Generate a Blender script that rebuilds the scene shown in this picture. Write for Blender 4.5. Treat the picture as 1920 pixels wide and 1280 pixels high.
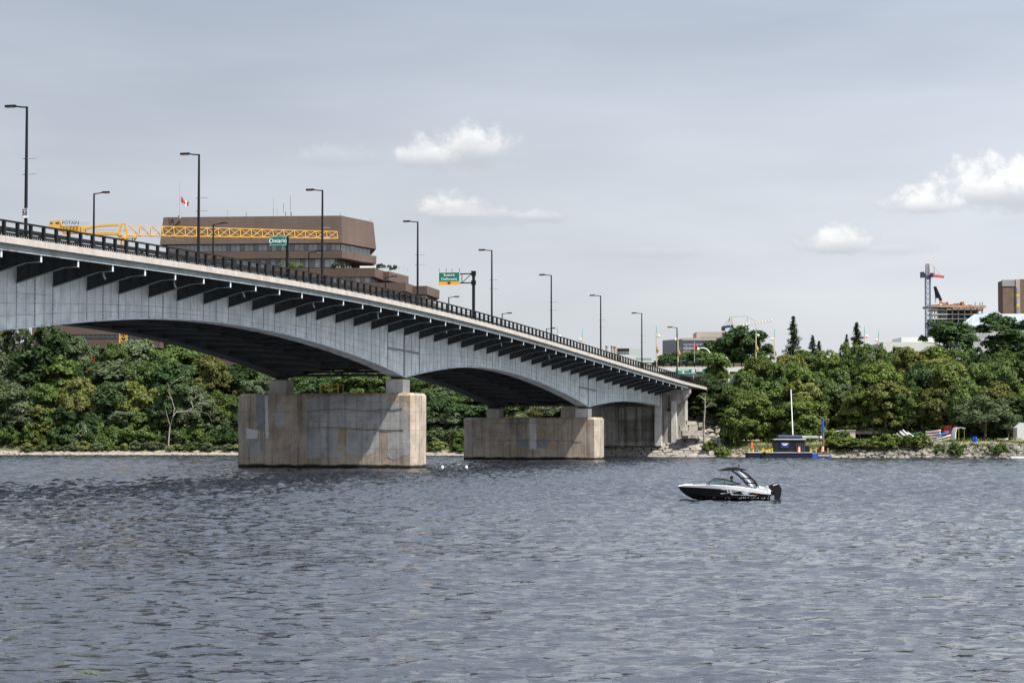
import bpy, math, random
import numpy as np
from mathutils import Vector, Matrix
from math import radians, sin, cos, tan, pi, atan2, sqrt
random.seed(7); RNG = np.random.default_rng(7)
for o in list(bpy.data.objects): bpy.data.objects.remove(o)
S = bpy.context.scene; COL = S.collection

# ------------------------------------------------------------------ camera
F, HORIZON, EYE = 4000.0, 818.0, 4.2          # focal length in photo pixels, horizon row, eye height over water
PITCH = math.atan((HORIZON - 640) / F)
cam = bpy.data.cameras.new('camera'); cam.sensor_width = 36; cam.lens = F / 1920 * 36
cam.clip_start = 0.5; cam.clip_end = 9000
co = bpy.data.objects.new('camera', cam); COL.objects.link(co)
co.location = (0, 0, EYE); co.rotation_euler = (pi/2 + PITCH, 0, 0); S.camera = co
# ------------------------------------------------------------------ light
TH = 0.2707435                                 # heading of the bridge (from +Y towards +X)
DV = Vector((sin(TH), cos(TH), 0)); NV = Vector((cos(TH), -sin(TH), 0))
SUNH = (NV - 0.38 * DV); SUNDIR = Vector((SUNH.x, SUNH.y, 1.70)).normalized()
SUN_EL = math.asin(SUNDIR.z); SUN_AZ = atan2(SUNDIR.x, SUNDIR.y)
sl = bpy.data.lights.new('sun', 'SUN'); sl.energy = 5.0; sl.angle = radians(0.6); sl.color = (1, 0.955, 0.88)
so = bpy.data.objects.new('sun', sl); COL.objects.link(so)
so.rotation_euler = SUNDIR.to_track_quat('Z', 'Y').to_euler(); so.location = (60, -60, 120)
S.view_settings.view_transform = 'Standard'; S.view_settings.look = 'None'
S.view_settings.exposure = 0.9; S.view_settings.gamma = 1.0; S.view_settings.use_curve_mapping = False

class NT:
    """small helper for writing node graphs"""
    def __init__(s, tree): s.t = tree; s.n = tree.nodes; s.l = tree.links
    def node(s, typ, **kw):
        n = s.n.new(typ)
        for k, v in kw.items(): setattr(n, k, v)
        return n
    def set(s, sock, v):
        if isinstance(v, bpy.types.NodeSocket): s.l.new(v, sock)
        elif v is not None: sock.default_value = v
    def m(s, op, a, b=None, c=None, clamp=False):
        n = s.n.new('ShaderNodeMath'); n.operation = op; n.use_clamp = clamp
        for k, v in enumerate((a, b, c)):
            if v is not None: s.set(n.inputs[k], v)
        return n.outputs[0]
    def comb(s, x, y, z=0.0):
        n = s.n.new('ShaderNodeCombineXYZ')
        for k, v in enumerate((x, y, z)): s.set(n.inputs[k], v)
        return n.outputs[0]
    def sep(s, v):
        n = s.n.new('ShaderNodeSeparateXYZ'); s.l.new(v, n.inputs[0]); return n.outputs
    def noise(s, vec, scale, detail=3.0, rough=0.55, dist=0.0):
        n = s.n.new('ShaderNodeTexNoise'); s.set(n.inputs['Vector'], vec)
        n.inputs['Scale'].default_value = scale; n.inputs['Detail'].default_value = detail
        n.inputs['Roughness'].default_value = rough; n.inputs['Distortion'].default_value = dist
        return n.outputs[0]
    def mapping(s, vec, scale=(1,1,1), loc=(0,0,0), rot=(0,0,0)):
        n = s.n.new('ShaderNodeMapping'); s.l.new(vec, n.inputs[0])
        n.inputs['Scale'].default_value = scale; n.inputs['Location'].default_value = loc; n.inputs['Rotation'].default_value = rot
        return n.outputs[0]
    def mix(s, f, a, b, mode='MIX'):
        n = s.n.new('ShaderNodeMix'); n.data_type = 'RGBA'; n.blend_type = mode
        s.set(n.inputs[0], f)
        for k, v in ((6, a), (7, b)):
            if isinstance(v, (tuple, list)): v = (v[0], v[1], v[2], 1)
            s.set(n.inputs[k], v)
        return n.outputs[2]
    def ramp(s, f, stops):
        n = s.n.new('ShaderNodeValToRGB'); s.set(n.inputs[0], f); e = n.color_ramp.elements
        while len(e) < len(stops): e.new(0.5)
        for k, (p, c) in enumerate(stops):
            e[k].position = p; e[k].color = (c[0], c[1], c[2], 1) if isinstance(c, (tuple, list)) else (c, c, c, 1)
        return n.outputs[0]
    def sm(s, x, a, b):
        n = s.n.new('ShaderNodeMapRange'); n.interpolation_type = 'SMOOTHSTEP'
        s.set(n.inputs[0], x); n.inputs[1].default_value = a; n.inputs[2].default_value = b
        return n.outputs[0]

# ------------------------------------------------------------------ sky
W = bpy.data.worlds.new('World'); S.world = W; W.use_nodes = True
g = NT(W.node_tree); g.n.clear()
sky = g.node('ShaderNodeTexSky', sky_type='NISHITA', sun_disc=False)
sky.sun_elevation = SUN_EL; sky.sun_rotation = SUN_AZ; sky.air_density = 1.0; sky.dust_density = 2.0
tc = g.node('ShaderNodeTexCoord'); x, y, z = g.sep(tc.outputs['Generated'])
u = g.m('ARCTAN2', x, y); v = g.m('ARCSINE', z)
uv = g.comb(u, v)
# high thin cloud veil
n1 = g.noise(g.mapping(uv, (5, 26, 1), (0.4, 1.7, 0), (0, 0, -0.10)), 1.0, 4, 0.5, 0.3)
n2 = g.noise(g.mapping(uv, (2.2, 7, 1), (3.1, 0.3, 0)), 1.0, 3, 0.5, 0.2)
veil = g.ramp(g.m('MULTIPLY', v, 2.0), [(0.0, (0.237, 0.245, 0.257)), (0.16, (0.234, 0.244, 0.261)), (0.27, (0.207, 0.221, 0.245)), (0.40, (0.155, 0.172, 0.201)), (0.62, (0.153, 0.172, 0.204)), (1.0, (0.153, 0.172, 0.204))])
shade = g.m('ADD', 0.58, g.m('MULTIPLY', 0.84, g.m('ADD', g.m('MULTIPLY', n1, 0.5), g.m('MULTIPLY', n2, 0.5))))
veil = g.mix(1.0, veil, g.comb(shade, g.m('MULTIPLY_ADD', shade, 0.94, 0.06), g.m('MULTIPLY_ADD', shade, 0.82, 0.18)), 'MULTIPLY')
# cumulus: (px, py, half width, half height above base) of each cloud in the sky, turned into angles
def ang(px, py): return math.atan((px - 960) / F), math.atan((HORIZON - py) / F)
w1 = g.noise(g.mapping(uv, (1, 1, 1), (7, 2, 0)), 42.0, 5, 0.55)
w2 = g.noise(g.mapping(uv, (1, 1, 1), (2, 9, 0)), 110.0, 5, 0.6)
warp = g.m('ADD', g.m('MULTIPLY', g.m('SUBTRACT', w1, 0.5), 1.5), g.m('MULTIPLY', g.m('SUBTRACT', w2, 0.5), 1.15))
total = None; top = None
for px, py, hw, up, dn, amp in [(790, 300, 75, 55, 16, .9), (885, 285, 105, 68, 38, .95), (640, 300, 150, 34, 18, .42), (850, 398, 95, 52, 14, .9), (900, 405, 120, 22, 26, .55), (1015, 408, 60, 20, 14, .6),
                           (1855, 375, 125, 78, 34, 1.0), (1735, 396, 95, 58, 18, 1.0), (1960, 372, 130, 90, 38, 1.0), (1570, 468, 95, 46, 16, .9), (1680, 475, 80, 22, 12, .4), (1200, 475, 140, 16, 14, .3), (-420, 330, 150, 70, 24, .9), (2500, 430, 160, 70, 24, .9)]:
    a0, e0 = ang(px, py)
    dx = g.m('DIVIDE', g.m('SUBTRACT', u, a0), hw / F)
    dyv = g.m('SUBTRACT', v, e0)
    dy_ = g.m('MAXIMUM', g.m('DIVIDE', dyv, up / F), g.m('DIVIDE', dyv, -dn / F))
    r = g.m('SQRT', g.m('ADD', g.m('MULTIPLY', dx, dx), g.m('MULTIPLY', dy_, dy_)))
    den = g.m('MULTIPLY', g.sm(g.m('ADD', g.m('SUBTRACT', 1.0, r), warp), -0.08, 0.58), amp)
    lit = g.m('MULTIPLY', den, g.sm(g.m('DIVIDE', dyv, up / F), -0.25, 0.45))
    total = den if total is None else g.m('MAXIMUM', total, den)
    top = lit if top is None else g.m('MAXIMUM', top, lit)
wb = g.noise(g.mapping(uv, (1, 1.3, 1), (4, 5, 0)), 75.0, 4, 0.55)
litf = g.m('MULTIPLY', top, g.m('MULTIPLY_ADD', g.sm(wb, 0.3, 0.62), 0.45, 0.6), clamp=True)
cum = g.mix(litf, (0.201, 0.208, 0.223), (0.365, 0.361, 0.356))
veil = g.mix(total, veil, cum)
# thin cloud scatters forward: the veil brightens smoothly towards the sun
sd_ = g.node('ShaderNodeVectorMath', operation='DOT_PRODUCT'); g.l.new(tc.outputs['Generated'], sd_.inputs[0]); sd_.inputs[1].default_value = SUNDIR
glow = g.m('MULTIPLY_ADD', g.m('POWER', g.m('MULTIPLY_ADD', sd_.outputs['Value'], 0.5, 0.5, clamp=True), 2.0), 4.0, 1.0)
veil = g.mix(1.0, veil, g.comb(glow, glow, glow), 'MULTIPLY')
b1 = g.node('ShaderNodeBackground'); g.l.new(sky.outputs[0], b1.inputs[0]); b1.inputs[1].default_value = 0.07
b2 = g.node('ShaderNodeBackground'); g.l.new(veil, b2.inputs[0]); b2.inputs[1].default_value = 1.0
ms = g.node('ShaderNodeMixShader'); ms.inputs[0].default_value = 0.88
g.l.new(b1.outputs[0], ms.inputs[1]); g.l.new(b2.outputs[0], ms.inputs[2])
W.cycles.sampling_method = 'MANUAL'; W.cycles.sample_map_resolution = 256
wo = g.node('ShaderNodeOutputWorld'); g.l.new(ms.outputs[0], wo.inputs[0])

# ------------------------------------------------------------------ helpers
cP, sP = cos(PITCH), sin(PITCH)
def ray(px, py):
    a, b, c = px - 960.0, F, 640.0 - py
    return Vector((a, b * cP - c * sP, b * sP + c * cP))
def at(px, py, Y):
    r = ray(px, py); return Vector((0, 0, EYE)) + r * (Y / r.y)
def onplane(px, py, P, n):
    r = ray(px, py); o = Vector((0, 0, EYE)); return o + r * ((P - o).dot(n) / r.dot(n))
def lerp(a, b, t): return a + (b - a) * t

class MB:
    def __init__(s): s.v = []; s.f = []
    def add(s, vs, fs):
        b = len(s.v); s.v += [tuple(p) for p in vs]; s.f += [tuple(k + b for k in f) for f in fs]; return s
    def hexa(s, p):
        return s.add(p, [(0,3,2,1),(4,5,6,7),(0,1,5,4),(1,2,6,5),(2,3,7,6),(3,0,4,7)])
    def box(s, x0, x1, y0, y1, z0, z1):
        return s.hexa([(x0,y0,z0),(x1,y0,z0),(x1,y1,z0),(x0,y1,z0),(x0,y0,z1),(x1,y0,z1),(x1,y1,z1),(x0,y1,z1)])
    def prism(s, a, b):
        """closed prism between two rings of points"""
        n = len(a); return s.add(list(a) + list(b), [tuple(range(n))[::-1], tuple(range(n, 2*n))] + [(k, (k+1) % n, n + (k+1) % n, n + k) for k in range(n)])
    def poly(s, pts): return s.add(pts, [tuple(range(len(pts)))])
    def tube(s, path, r, sides=6, caps=True):
        path = [Vector(p) for p in path]; n = len(path)
        rr = r if isinstance(r, (list, tuple)) else [r] * n
        rings = []
        for k, p in enumerate(path):
            t = (path[min(k+1, n-1)] - path[max(k-1, 0)]).normalized()
            a = Vector((0, 0, 1)) if abs(t.z) < 0.9 else Vector((1, 0, 0))
            e1 = t.cross(a).normalized(); e2 = t.cross(e1).normalized()
            rings.append([p + (e1 * cos(2*pi*q/sides + pi/sides) + e2 * sin(2*pi*q/sides + pi/sides)) * rr[k] for q in range(sides)])
        fs = []
        for k in range(n - 1):
            for q in range(sides):
                fs.append((k*sides + q, k*sides + (q+1) % sides, (k+1)*sides + (q+1) % sides, (k+1)*sides + q))
        if caps: fs += [tuple(range(sides))[::-1], tuple(range((n-1)*sides, n*sides))]
        return s.add([p for R in rings for p in R], fs)
    def beam(s, a, b, w):
        return s.tube([a, b], w * 0.7071, 4)
    def ball(s, c, r, seg=8, rings=5, sz=1.0):
        vs = [(c[0], c[1], c[2] - r*sz)]; fs = []
        for k in range(1, rings):
            ph = -pi/2 + pi*k/rings
            for q in range(seg): vs.append((c[0] + r*cos(ph)*cos(2*pi*q/seg), c[1] + r*cos(ph)*sin(2*pi*q/seg), c[2] + r*sin(ph)*sz))
        vs.append((c[0], c[1], c[2] + r*sz)); last = len(vs) - 1
        for q in range(seg):
            fs.append((0, 1 + (q+1) % seg, 1 + q)); fs.append((last, 1 + (rings-2)*seg + q, 1 + (rings-2)*seg + (q+1) % seg))
            for k in range(rings - 2):
                a = 1 + k*seg; fs.append((a + q, a + (q+1) % seg, a + seg + (q+1) % seg, a + seg + q))
        return s.add(vs, fs)
    def mesh(s, name, mat, smooth=False):
        me = bpy.data.meshes.new(name); me.from_pydata(s.v, [], s.f)
        if mat: me.materials.append(mat)
        if smooth: me.polygons.foreach_set('use_smooth', [True] * len(me.polygons))
        me.update(); return me
    def build(s, name, mat, parent=None, loc=None, smooth=False):
        return inst(s.mesh(name, mat, smooth), name, parent, loc)

def inst(me, name, parent=None, loc=None, rotz=None):
    o = bpy.data.objects.new(name, me); COL.objects.link(o)
    if parent: o.parent = parent
    if loc is not None: o.location = loc
    if rotz is not None: o.rotation_euler = (0, 0, rotz)
    return o
def tag(o, label=None, cat=None, group=None, kind=None):
    if label: o['label'] = label
    if cat: o['category'] = cat
    if group: o['group'] = group
    if kind: o['kind'] = kind
    return o
def thing(name, label, cat, loc=(0,0,0), rotz=0.0, group=None):
    o = bpy.data.objects.new(name, None); COL.objects.link(o); o.location = loc; o.rotation_euler = (0, 0, rotz)
    o.empty_display_size = 0.5
    return tag(o, label, cat, group)
def copy_tree(o, parent=None):
    c = o.copy(); COL.objects.link(c); c.parent = parent
    for ch in o.children: copy_tree(ch, c)
    return c
def smoothstep(a, b, x):
    t = np.clip((x - a) / (b - a), 0, 1); return t * t * (3 - 2 * t)
ORD = ['first','second','third','fourth','fifth','sixth','seventh','eighth','ninth','tenth','eleventh','twelfth','thirteenth','fourteenth','fifteenth','sixteenth','seventeenth','eighteenth','nineteenth','twentieth']
TENS = {2:'twenty',3:'thirty',4:'forty',5:'fifty'}
def ordinal(k):
    if k < 20: return ORD[k]
    if (k + 1) % 10 == 0: return {3:'thirtieth',4:'fortieth',5:'fiftieth'}[(k+1)//10]
    return TENS[(k+1)//10] + '-' + ORD[(k+1) % 10 - 1]

# ------------------------------------------------------------------ materials
def M(name, col, rough=0.7, var=0.15, scale=0.6, metal=0.0, spec=0.4, streak=0.0, bump=0.0, bscale=8.0, emit=None, tint=None):
    m = bpy.data.materials.new(name); m.use_nodes = True; q = NT(m.node_tree)
    p = q.n['Principled BSDF']; p.inputs['Roughness'].default_value = rough; p.inputs['Metallic'].default_value = metal
    p.inputs['Specular IOR Level'].default_value = spec
    tcn = q.node('ShaderNodeTexCoord').outputs['Object']
    n = q.noise(tcn, scale, 5, 0.6)
    lo = tuple(c * (1 - var) for c in col); hi = tuple(min(1, c * (1 + var)) for c in (tint or col))
    c = q.mix(q.sm(n, 0.3, 0.7), lo, hi)
    if streak:
        ns = q.noise(q.mapping(tcn, (1.3, 1.3, 0.10)), 1.0, 4, 0.65)
        c = q.mix(q.m('MULTIPLY', q.sm(ns, 0.48, 0.72), streak), c, tuple(k * 0.35 for k in col))
    q.l.new(c, p.inputs['Base Color'])
    if bump:
        b = q.node('ShaderNodeBump'); b.inputs['Strength'].default_value = bump; b.inputs['Distance'].default_value = 0.05
        q.l.new(q.noise(tcn, bscale, 4, 0.6), b.inputs['Height']); q.l.new(b.outputs[0], p.inputs['Normal'])
    if emit:
        p.inputs['Emission Color'].default_value = (*emit[0], 1); p.inputs['Emission Strength'].default_value = emit[1]
    return m
def glass_mat(name, col, rough=0.08):
    m = M(name, col, rough, 0.25, 0.25, spec=0.8); return m
mt = {}
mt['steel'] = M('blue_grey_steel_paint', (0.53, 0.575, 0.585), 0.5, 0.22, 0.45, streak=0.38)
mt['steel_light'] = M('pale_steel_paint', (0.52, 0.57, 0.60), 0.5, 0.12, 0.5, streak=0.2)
mt['steel_dark'] = M('shade_toned_weathered_steel', (0.032, 0.040, 0.045), 0.6, 0.25, 0.5, streak=0.3)  # old dirty paint, with the shade around the brackets darkened into its colour
mt['steel_line'] = M('riveted_seam_paint', (0.14, 0.155, 0.165), 0.6, 0.35, 2.5)
mt['steel_under'] = M('shade_toned_underside_paint', (0.016, 0.020, 0.024), 0.7, 0.3, 0.6)  # near-black: the deep shade beneath the deck is put into the colour
mt['fascia'] = M('fascia_steel_paint', (0.17, 0.20, 0.21), 0.55, 0.2, 0.6, streak=0.3)
mt['curb'] = M('pale_curb_concrete', (0.36, 0.325, 0.295), 0.85, 0.12, 0.9, streak=0.25)
mt['black'] = M('black_rail_paint', (0.005, 0.0055, 0.006), 0.5, 0.2, 1.0, spec=0.2)
mt['picket'] = M('galvanised_pickets', (0.42, 0.42, 0.41), 0.5, 0.1, 1.0)
mt['asphalt'] = M('asphalt', (0.05, 0.05, 0.052), 0.9, 0.2, 0.8)
mt['concrete'] = M('plain_concrete', (0.36, 0.34, 0.31), 0.9, 0.18, 0.5, streak=0.3)
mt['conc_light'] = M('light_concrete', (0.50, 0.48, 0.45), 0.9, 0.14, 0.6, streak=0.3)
mt['conc_patch2'] = M('dark_mortar_patch', (0.19, 0.195, 0.205), 0.9, 0.15, 0.9)
mt['conc_white'] = M('white_mortar_patch', (0.46, 0.455, 0.45), 0.9, 0.12, 0.7, streak=0.3)
mt['crack'] = M('crack_dirt', (0.05, 0.046, 0.042), 0.95, 0.2, 2)
mt['yellow'] = M('crane_yellow_paint', (0.50, 0.28, 0.045), 0.45, 0.1, 0.4)
mt['yellow_rail'] = M('safety_yellow_paint', (0.50, 0.33, 0.03), 0.5, 0.15, 1.0)
mt['green_sign'] = M('sign_green', (0.0, 0.15, 0.10), 0.4, 0.05, 1.0)
mt['white'] = M('white_paint', (0.78, 0.78, 0.78), 0.45, 0.05, 1.0)
mt['sign_yellow'] = M('sign_yellow', (0.75, 0.36, 0.02), 0.4, 0.05, 1.0)
mt['red'] = M('red_paint', (0.45, 0.025, 0.02), 0.5, 0.1, 1.0)
mt['lens'] = M('amber_lamp_lens', (0.85, 0.55, 0.38), 0.3, 0.05, 1.0)
mt['grey_metal'] = M('grey_metal', (0.30, 0.31, 0.32), 0.45, 0.15, 1.0, metal=0.3)
mt['alu'] = M('bright_aluminium', (0.62, 0.62, 0.60), 0.4, 0.1, 1.0, metal=0.3)
mt['navy'] = M('navy_paint', (0.012, 0.02, 0.055), 0.45, 0.3, 0.7)
mt['blue'] = M('blue_paint', (0.01, 0.06, 0.40), 0.45, 0.15, 0.7)
mt['orange'] = M('orange_plastic', (0.70, 0.11, 0.02), 0.5, 0.1, 1.0)
mt['brownwall'] = M('brown_precast_panels', (0.085, 0.058, 0.046), 0.85, 0.10, 0.08, streak=0.15)
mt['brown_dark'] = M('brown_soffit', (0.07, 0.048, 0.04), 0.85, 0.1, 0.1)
mt['glass_grey'] = glass_mat('grey_window_glass', (0.19, 0.21, 0.22))
mt['glass_dark'] = glass_mat('dark_window_glass', (0.03, 0.045, 0.06))
mt['glass_blue'] = glass_mat('blue_window_glass', (0.04, 0.07, 0.13))
mt['bark'] = M('bark', (0.11, 0.085, 0.065), 0.9, 0.3, 1.5)
mt['bark_pale'] = M('bleached_wood', (0.24, 0.21, 0.18), 0.9, 0.2, 1.5)
mt['rock'] = M('limestone', (0.25, 0.225, 0.195), 0.9, 0.3, 0.5, bump=0.4, bscale=3)
mt['riprap'] = M('damp_riprap', (0.155, 0.138, 0.118), 0.9, 0.45, 0.5, bump=0.4, bscale=3)
mt['rock_grey'] = M('grey_stone', (0.21, 0.195, 0.185), 0.9, 0.35, 0.4, bump=0.4, bscale=3)

def add_lines(m, axis, freq, width, dark, amount):
    q = NT(m.node_tree); p = q.n['Principled BSDF']; src = p.inputs['Base Color'].links[0].from_socket
    co_ = q.sep(q.node('ShaderNodeTexCoord').outputs['Object'])
    f = q.m('MULTIPLY', q.m('LESS_THAN', q.m('FRACT', q.m('MULTIPLY', co_[axis], freq)), width), amount)
    q.l.new(q.mix(f, src, dark), p.inputs['Base Color'])
add_lines(mt['steel_line'], 2, 2.6, 0.5, (0.40, 0.43, 0.44), 0.55)
add_lines(mt['brownwall'], 0, 0.55, 0.16, (0.075, 0.05, 0.04), 0.55); add_lines(mt['brownwall'], 2, 0.16, 0.05, (0.07, 0.05, 0.04), 0.4)
def add_rust(m, scale, lo, hi, col, amt):
    q = NT(m.node_tree); p = q.n['Principled BSDF']; src = p.inputs['Base Color'].links[0].from_socket
    t_ = q.node('ShaderNodeTexCoord').outputs['Object']
    f = q.m('MULTIPLY', q.sm(q.noise(q.mapping(t_, (1, 1, 0.25)), scale, 5, 0.65), lo, hi), amt)
    q.l.new(q.mix(f, src, col), p.inputs['Base Color'])
add_rust(mt['steel'], 0.9, 0.60, 0.74, (0.20, 0.16, 0.13), 0.55); add_rust(mt['steel'], 0.16, 0.45, 0.65, (0.40, 0.45, 0.47), 0.6)
add_rust(mt['steel_light'], 0.7, 0.52, 0.66, (0.16, 0.085, 0.05), 0.8)
def concrete_wall(name, base, rust, k_st=1.0):
    """board-marked old concrete: blotches, vertical rain streaks, board lines, damp foot"""
    m = bpy.data.materials.new(name); m.use_nodes = True; q = NT(m.node_tree); p = q.n['Principled BSDF']
    p.inputs['Roughness'].default_value = 0.9; p.inputs['Specular IOR Level'].default_value = 0.2
    tcn = q.node('ShaderNodeTexCoord').outputs['Object']; X, Y, Z = q.sep(tcn)
    n = q.noise(tcn, 0.35, 6, 0.65); c = q.mix(q.sm(n, 0.32, 0.68), tuple(k*0.72 for k in base), tuple(min(1, k*1.18) for k in base))
    c = q.mix(q.m('MULTIPLY', q.sm(q.noise(tcn, 0.22, 3, 0.6, 0.5), 0.5, 0.68), 0.75), c, rust)
    ns = q.noise(q.mapping(tcn, (1.6, 1.6, 0.07)), 1.0, 5, 0.7)
    c = q.mix(q.m('MULTIPLY', q.sm(ns, 0.46, 0.66), 0.55 * k_st), c, (0.06, 0.055, 0.052))
    ns2 = q.noise(q.mapping(tcn, (2.3, 2.3, 0.09), (9, 3, 0)), 1.0, 4, 0.7)
    c = q.mix(q.m('MULTIPLY', q.sm(ns2, 0.56, 0.74), 0.45), c, (0.50, 0.49, 0.47))
    fz = q.m('FRACT', q.m('MULTIPLY', Z, 0.8)); line = q.m('LESS_THAN', fz, 0.05)
    fy = q.m('FRACT', q.m('MULTIPLY', Y, 0.41)); line2 = q.m('LESS_THAN', fy, 0.02)
    br = q.noise(tcn, 1.1, 2)
    c = q.mix(q.m('MULTIPLY', q.m('MULTIPLY', q.m('MAXIMUM', line, line2), q.sm(br, 0.42, 0.6)), 0.55), c, (0.06, 0.055, 0.05))
    fine = q.noise(tcn, 4.0, 5, 0.7); c = q.mix(0.35, c, q.mix(fine, (0.25, 0.25, 0.25), (1.0, 1.0, 1.0)), 'MULTIPLY')
    wob = q.m('MULTIPLY', q.noise(tcn, 0.5, 3), 0.5)
    damp = q.sm(q.m('SUBTRACT', Z, wob), 0.28, 0.02)
    c = q.mix(damp, c, (0.012, 0.012, 0.012))
    q.l.new(c, p.inputs['Base Color'])
    b = q.node('ShaderNodeBump'); b.inputs['Strength'].default_value = 0.5; b.inputs['Distance'].default_value = 0.06
    q.l.new(q.noise(tcn, 2.5, 5, 0.65), b.inputs['Height']); q.l.new(b.outputs[0], p.inputs['Normal'])
    return m
mt['pier'] = concrete_wall('pier_concrete', (0.375, 0.318, 0.258), (0.35, 0.25, 0.16))
mt['conc_patch'] = concrete_wall('grey_mortar_patch', (0.36, 0.355, 0.345), (0.37, 0.37, 0.36), .7)
mt['abut'] = concrete_wall('abutment_concrete', (0.42, 0.40, 0.365), (0.36, 0.31, 0.25))

def leaf_mat(name, a, b, c2):
    m = bpy.data.materials.new(name); m.use_nodes = True; q = NT(m.node_tree); q.n.clear()
    gi = q.node('ShaderNodeNewGeometry'); oi = q.node('ShaderNodeObjectInfo'); tcn = q.node('ShaderNodeTexCoord').outputs['Object']
    r = gi.outputs['Random Per Island']
    col = q.mix(r, a, b); col = q.mix(q.m('MULTIPLY', q.sm(q.noise(tcn, 0.35, 2), 0.45, 0.7), 0.7), col, c2)
    br = q.m('MULTIPLY_ADD', oi.outputs['Random'], 0.55, 0.72)
    col = q.mix(1.0, col, q.comb(br, br, q.m('MULTIPLY', br, 0.95)), 'MULTIPLY')
    d = q.node('ShaderNodeBsdfDiffuse'); t = q.node('ShaderNodeBsdfTranslucent')
    q.l.new(col, d.inputs[0]); q.l.new(q.mix(1.0, col, (1.1, 1.25, 0.5), 'MULTIPLY'), t.inputs[0])
    gl = q.node('ShaderNodeBsdfGlossy'); gl.inputs['Roughness'].default_value = 0.45; gl.inputs[0].default_value = (0.5, 0.5, 0.5, 1)
    s1 = q.node('ShaderNodeMixShader'); s1.inputs[0].default_value = 0.25; q.l.new(d.outputs[0], s1.inputs[1]); q.l.new(t.outputs[0], s1.inputs[2])
    s2 = q.node('ShaderNodeMixShader'); s2.inputs[0].default_value = 0.012; q.l.new(s1.outputs[0], s2.inputs[1]); q.l.new(gl.outputs[0], s2.inputs[2])
    o = q.node('ShaderNodeOutputMaterial'); q.l.new(s2.outputs[0], o.inputs[0]); return m
LEAF = {
 'mid': leaf_mat('mid_green_leaves', (0.035, 0.062, 0.018), (0.105, 0.145, 0.042), (0.072, 0.105, 0.032)),
 'olive': leaf_mat('olive_green_leaves', (0.065, 0.080, 0.022), (0.155, 0.165, 0.05), (0.125, 0.12, 0.04)),
 'dark': leaf_mat('dark_green_leaves', (0.022, 0.045, 0.018), (0.055, 0.085, 0.032), (0.035, 0.06, 0.025)),
 'bright': leaf_mat('yellow_green_leaves', (0.055, 0.085, 0.020), (0.13, 0.165, 0.042), (0.10, 0.115, 0.033)),
 'grey': leaf_mat('grey_green_leaves', (0.06, 0.082, 0.045), (0.12, 0.15, 0.085), (0.085, 0.11, 0.06)),
 'conifer': leaf_mat('conifer_needles', (0.016, 0.03, 0.018), (0.04, 0.06, 0.032), (0.03, 0.04, 0.02)),
 'weed': leaf_mat('pale_bank_weeds', (0.09, 0.12, 0.035), (0.18, 0.20, 0.07), (0.17, 0.16, 0.07)),
}

# ------------------------------------------------------------------ ground
BKX = np.array([-3000, -300, -118, -65, -13, 42, 60, 98.8, 200, 400, 3000.])
BKY = np.array([560, 512, 498, 499, 480, 449, 438, 420, 375, 290, -700.])
def bank(X): return np.interp(X, BKX, BKY)
PL = np.array([(-40,-4),(0,-.15),(1,.25),(3,.8),(6,2.2),(24,8.8),(45,14.5),(65,18),(120,21),(4000,30)])
PM = np.array([(-40,-4),(0,-.15),(7,3.55),(13,3.7),(18,7),(30,13.2),(45,14.6),(100,15.2),(114,21.5),(4000,27)])
PR = np.array([(-40,-4),(0,-.15),(6,2.9),(18,3.2),(22,5.5),(40,10),(60,12.5),(95,16),(112,23),(4000,28)])
def ground(X, Y):
    s = (Y - bank(X)) * 0.88
    l = np.interp(s, PL[:,0], PL[:,1]); m_ = np.interp(s, PM[:,0], PM[:,1]); r = np.interp(s, PR[:,0], PR[:,1])
    a = smoothstep(-12, 6, X); b = smoothstep(44, 54, X)
    z = (l * (1 - a) + m_ * a) * (1 - b) + r * b
    k = np.clip(s / 20, 0, 1)
    return z + k * (0.5 * np.sin(X * 0.31 + Y * 0.17) + 0.4 * np.sin(X * 0.13 - Y * 0.29 + 1.3))
def grid_axis(lo, a, b, hi, step, grow=1.25):
    c = list(np.arange(a, b + step / 2, step)); s = step; p = c[0]
    L_ = []
    while p > lo: s *= grow; p -= s; L_.append(p)
    s = step; p = c[-1]; R_ = []
    while p < hi: s *= grow; p += s; R_.append(p)
    return np.array(L_[::-1] + c + R_)
def sheet(name, xs, ys, zf, mat, smooth=True):
    XX, YY = np.meshgrid(xs, ys); ZZ = zf(XX, YY); nx, ny = len(xs), len(ys)
    co_ = np.stack([XX, YY, ZZ], -1).reshape(-1, 3).astype(np.float32)
    idx = np.arange(nx * ny).reshape(ny, nx)
    fa = np.stack([idx[:-1,:-1], idx[:-1,1:], idx[1:,1:], idx[1:,:-1]], -1).reshape(-1, 4)
    me = bpy.data.meshes.new(name); me.vertices.add(len(co_)); me.vertices.foreach_set('co', co_.ravel())
    me.loops.add(fa.size); me.loops.foreach_set('vertex_index', fa.ravel().astype(np.int32))
    me.polygons.add(len(fa)); me.polygons.foreach_set('loop_start', np.arange(0, fa.size, 4, dtype=np.int32))
    me.polygons.foreach_set('use_smooth', np.full(len(fa), smooth)); me.update(calc_edges=True); me.validate()
    me.materials.append(mat); return inst(me, name)
gm = bpy.data.materials.new('bank_soil'); gm.use_nodes = True; q = NT(gm.node_tree); p = q.n['Principled BSDF']
p.inputs['Roughness'].default_value = 0.95; p.inputs['Specular IOR Level'].default_value = 0.1
tcn = q.node('ShaderNodeTexCoord').outputs['Object']; X, Y, Z = q.sep(tcn)
soil = q.mix(q.sm(q.noise(tcn, 0.25, 5, 0.6), 0.4, 0.65), (0.075, 0.06, 0.04), (0.06, 0.075, 0.03))
stone = q.mix(q.noise(tcn, 1.4, 5, 0.7), (0.12, 0.10, 0.075), (0.33, 0.29, 0.235))
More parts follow.
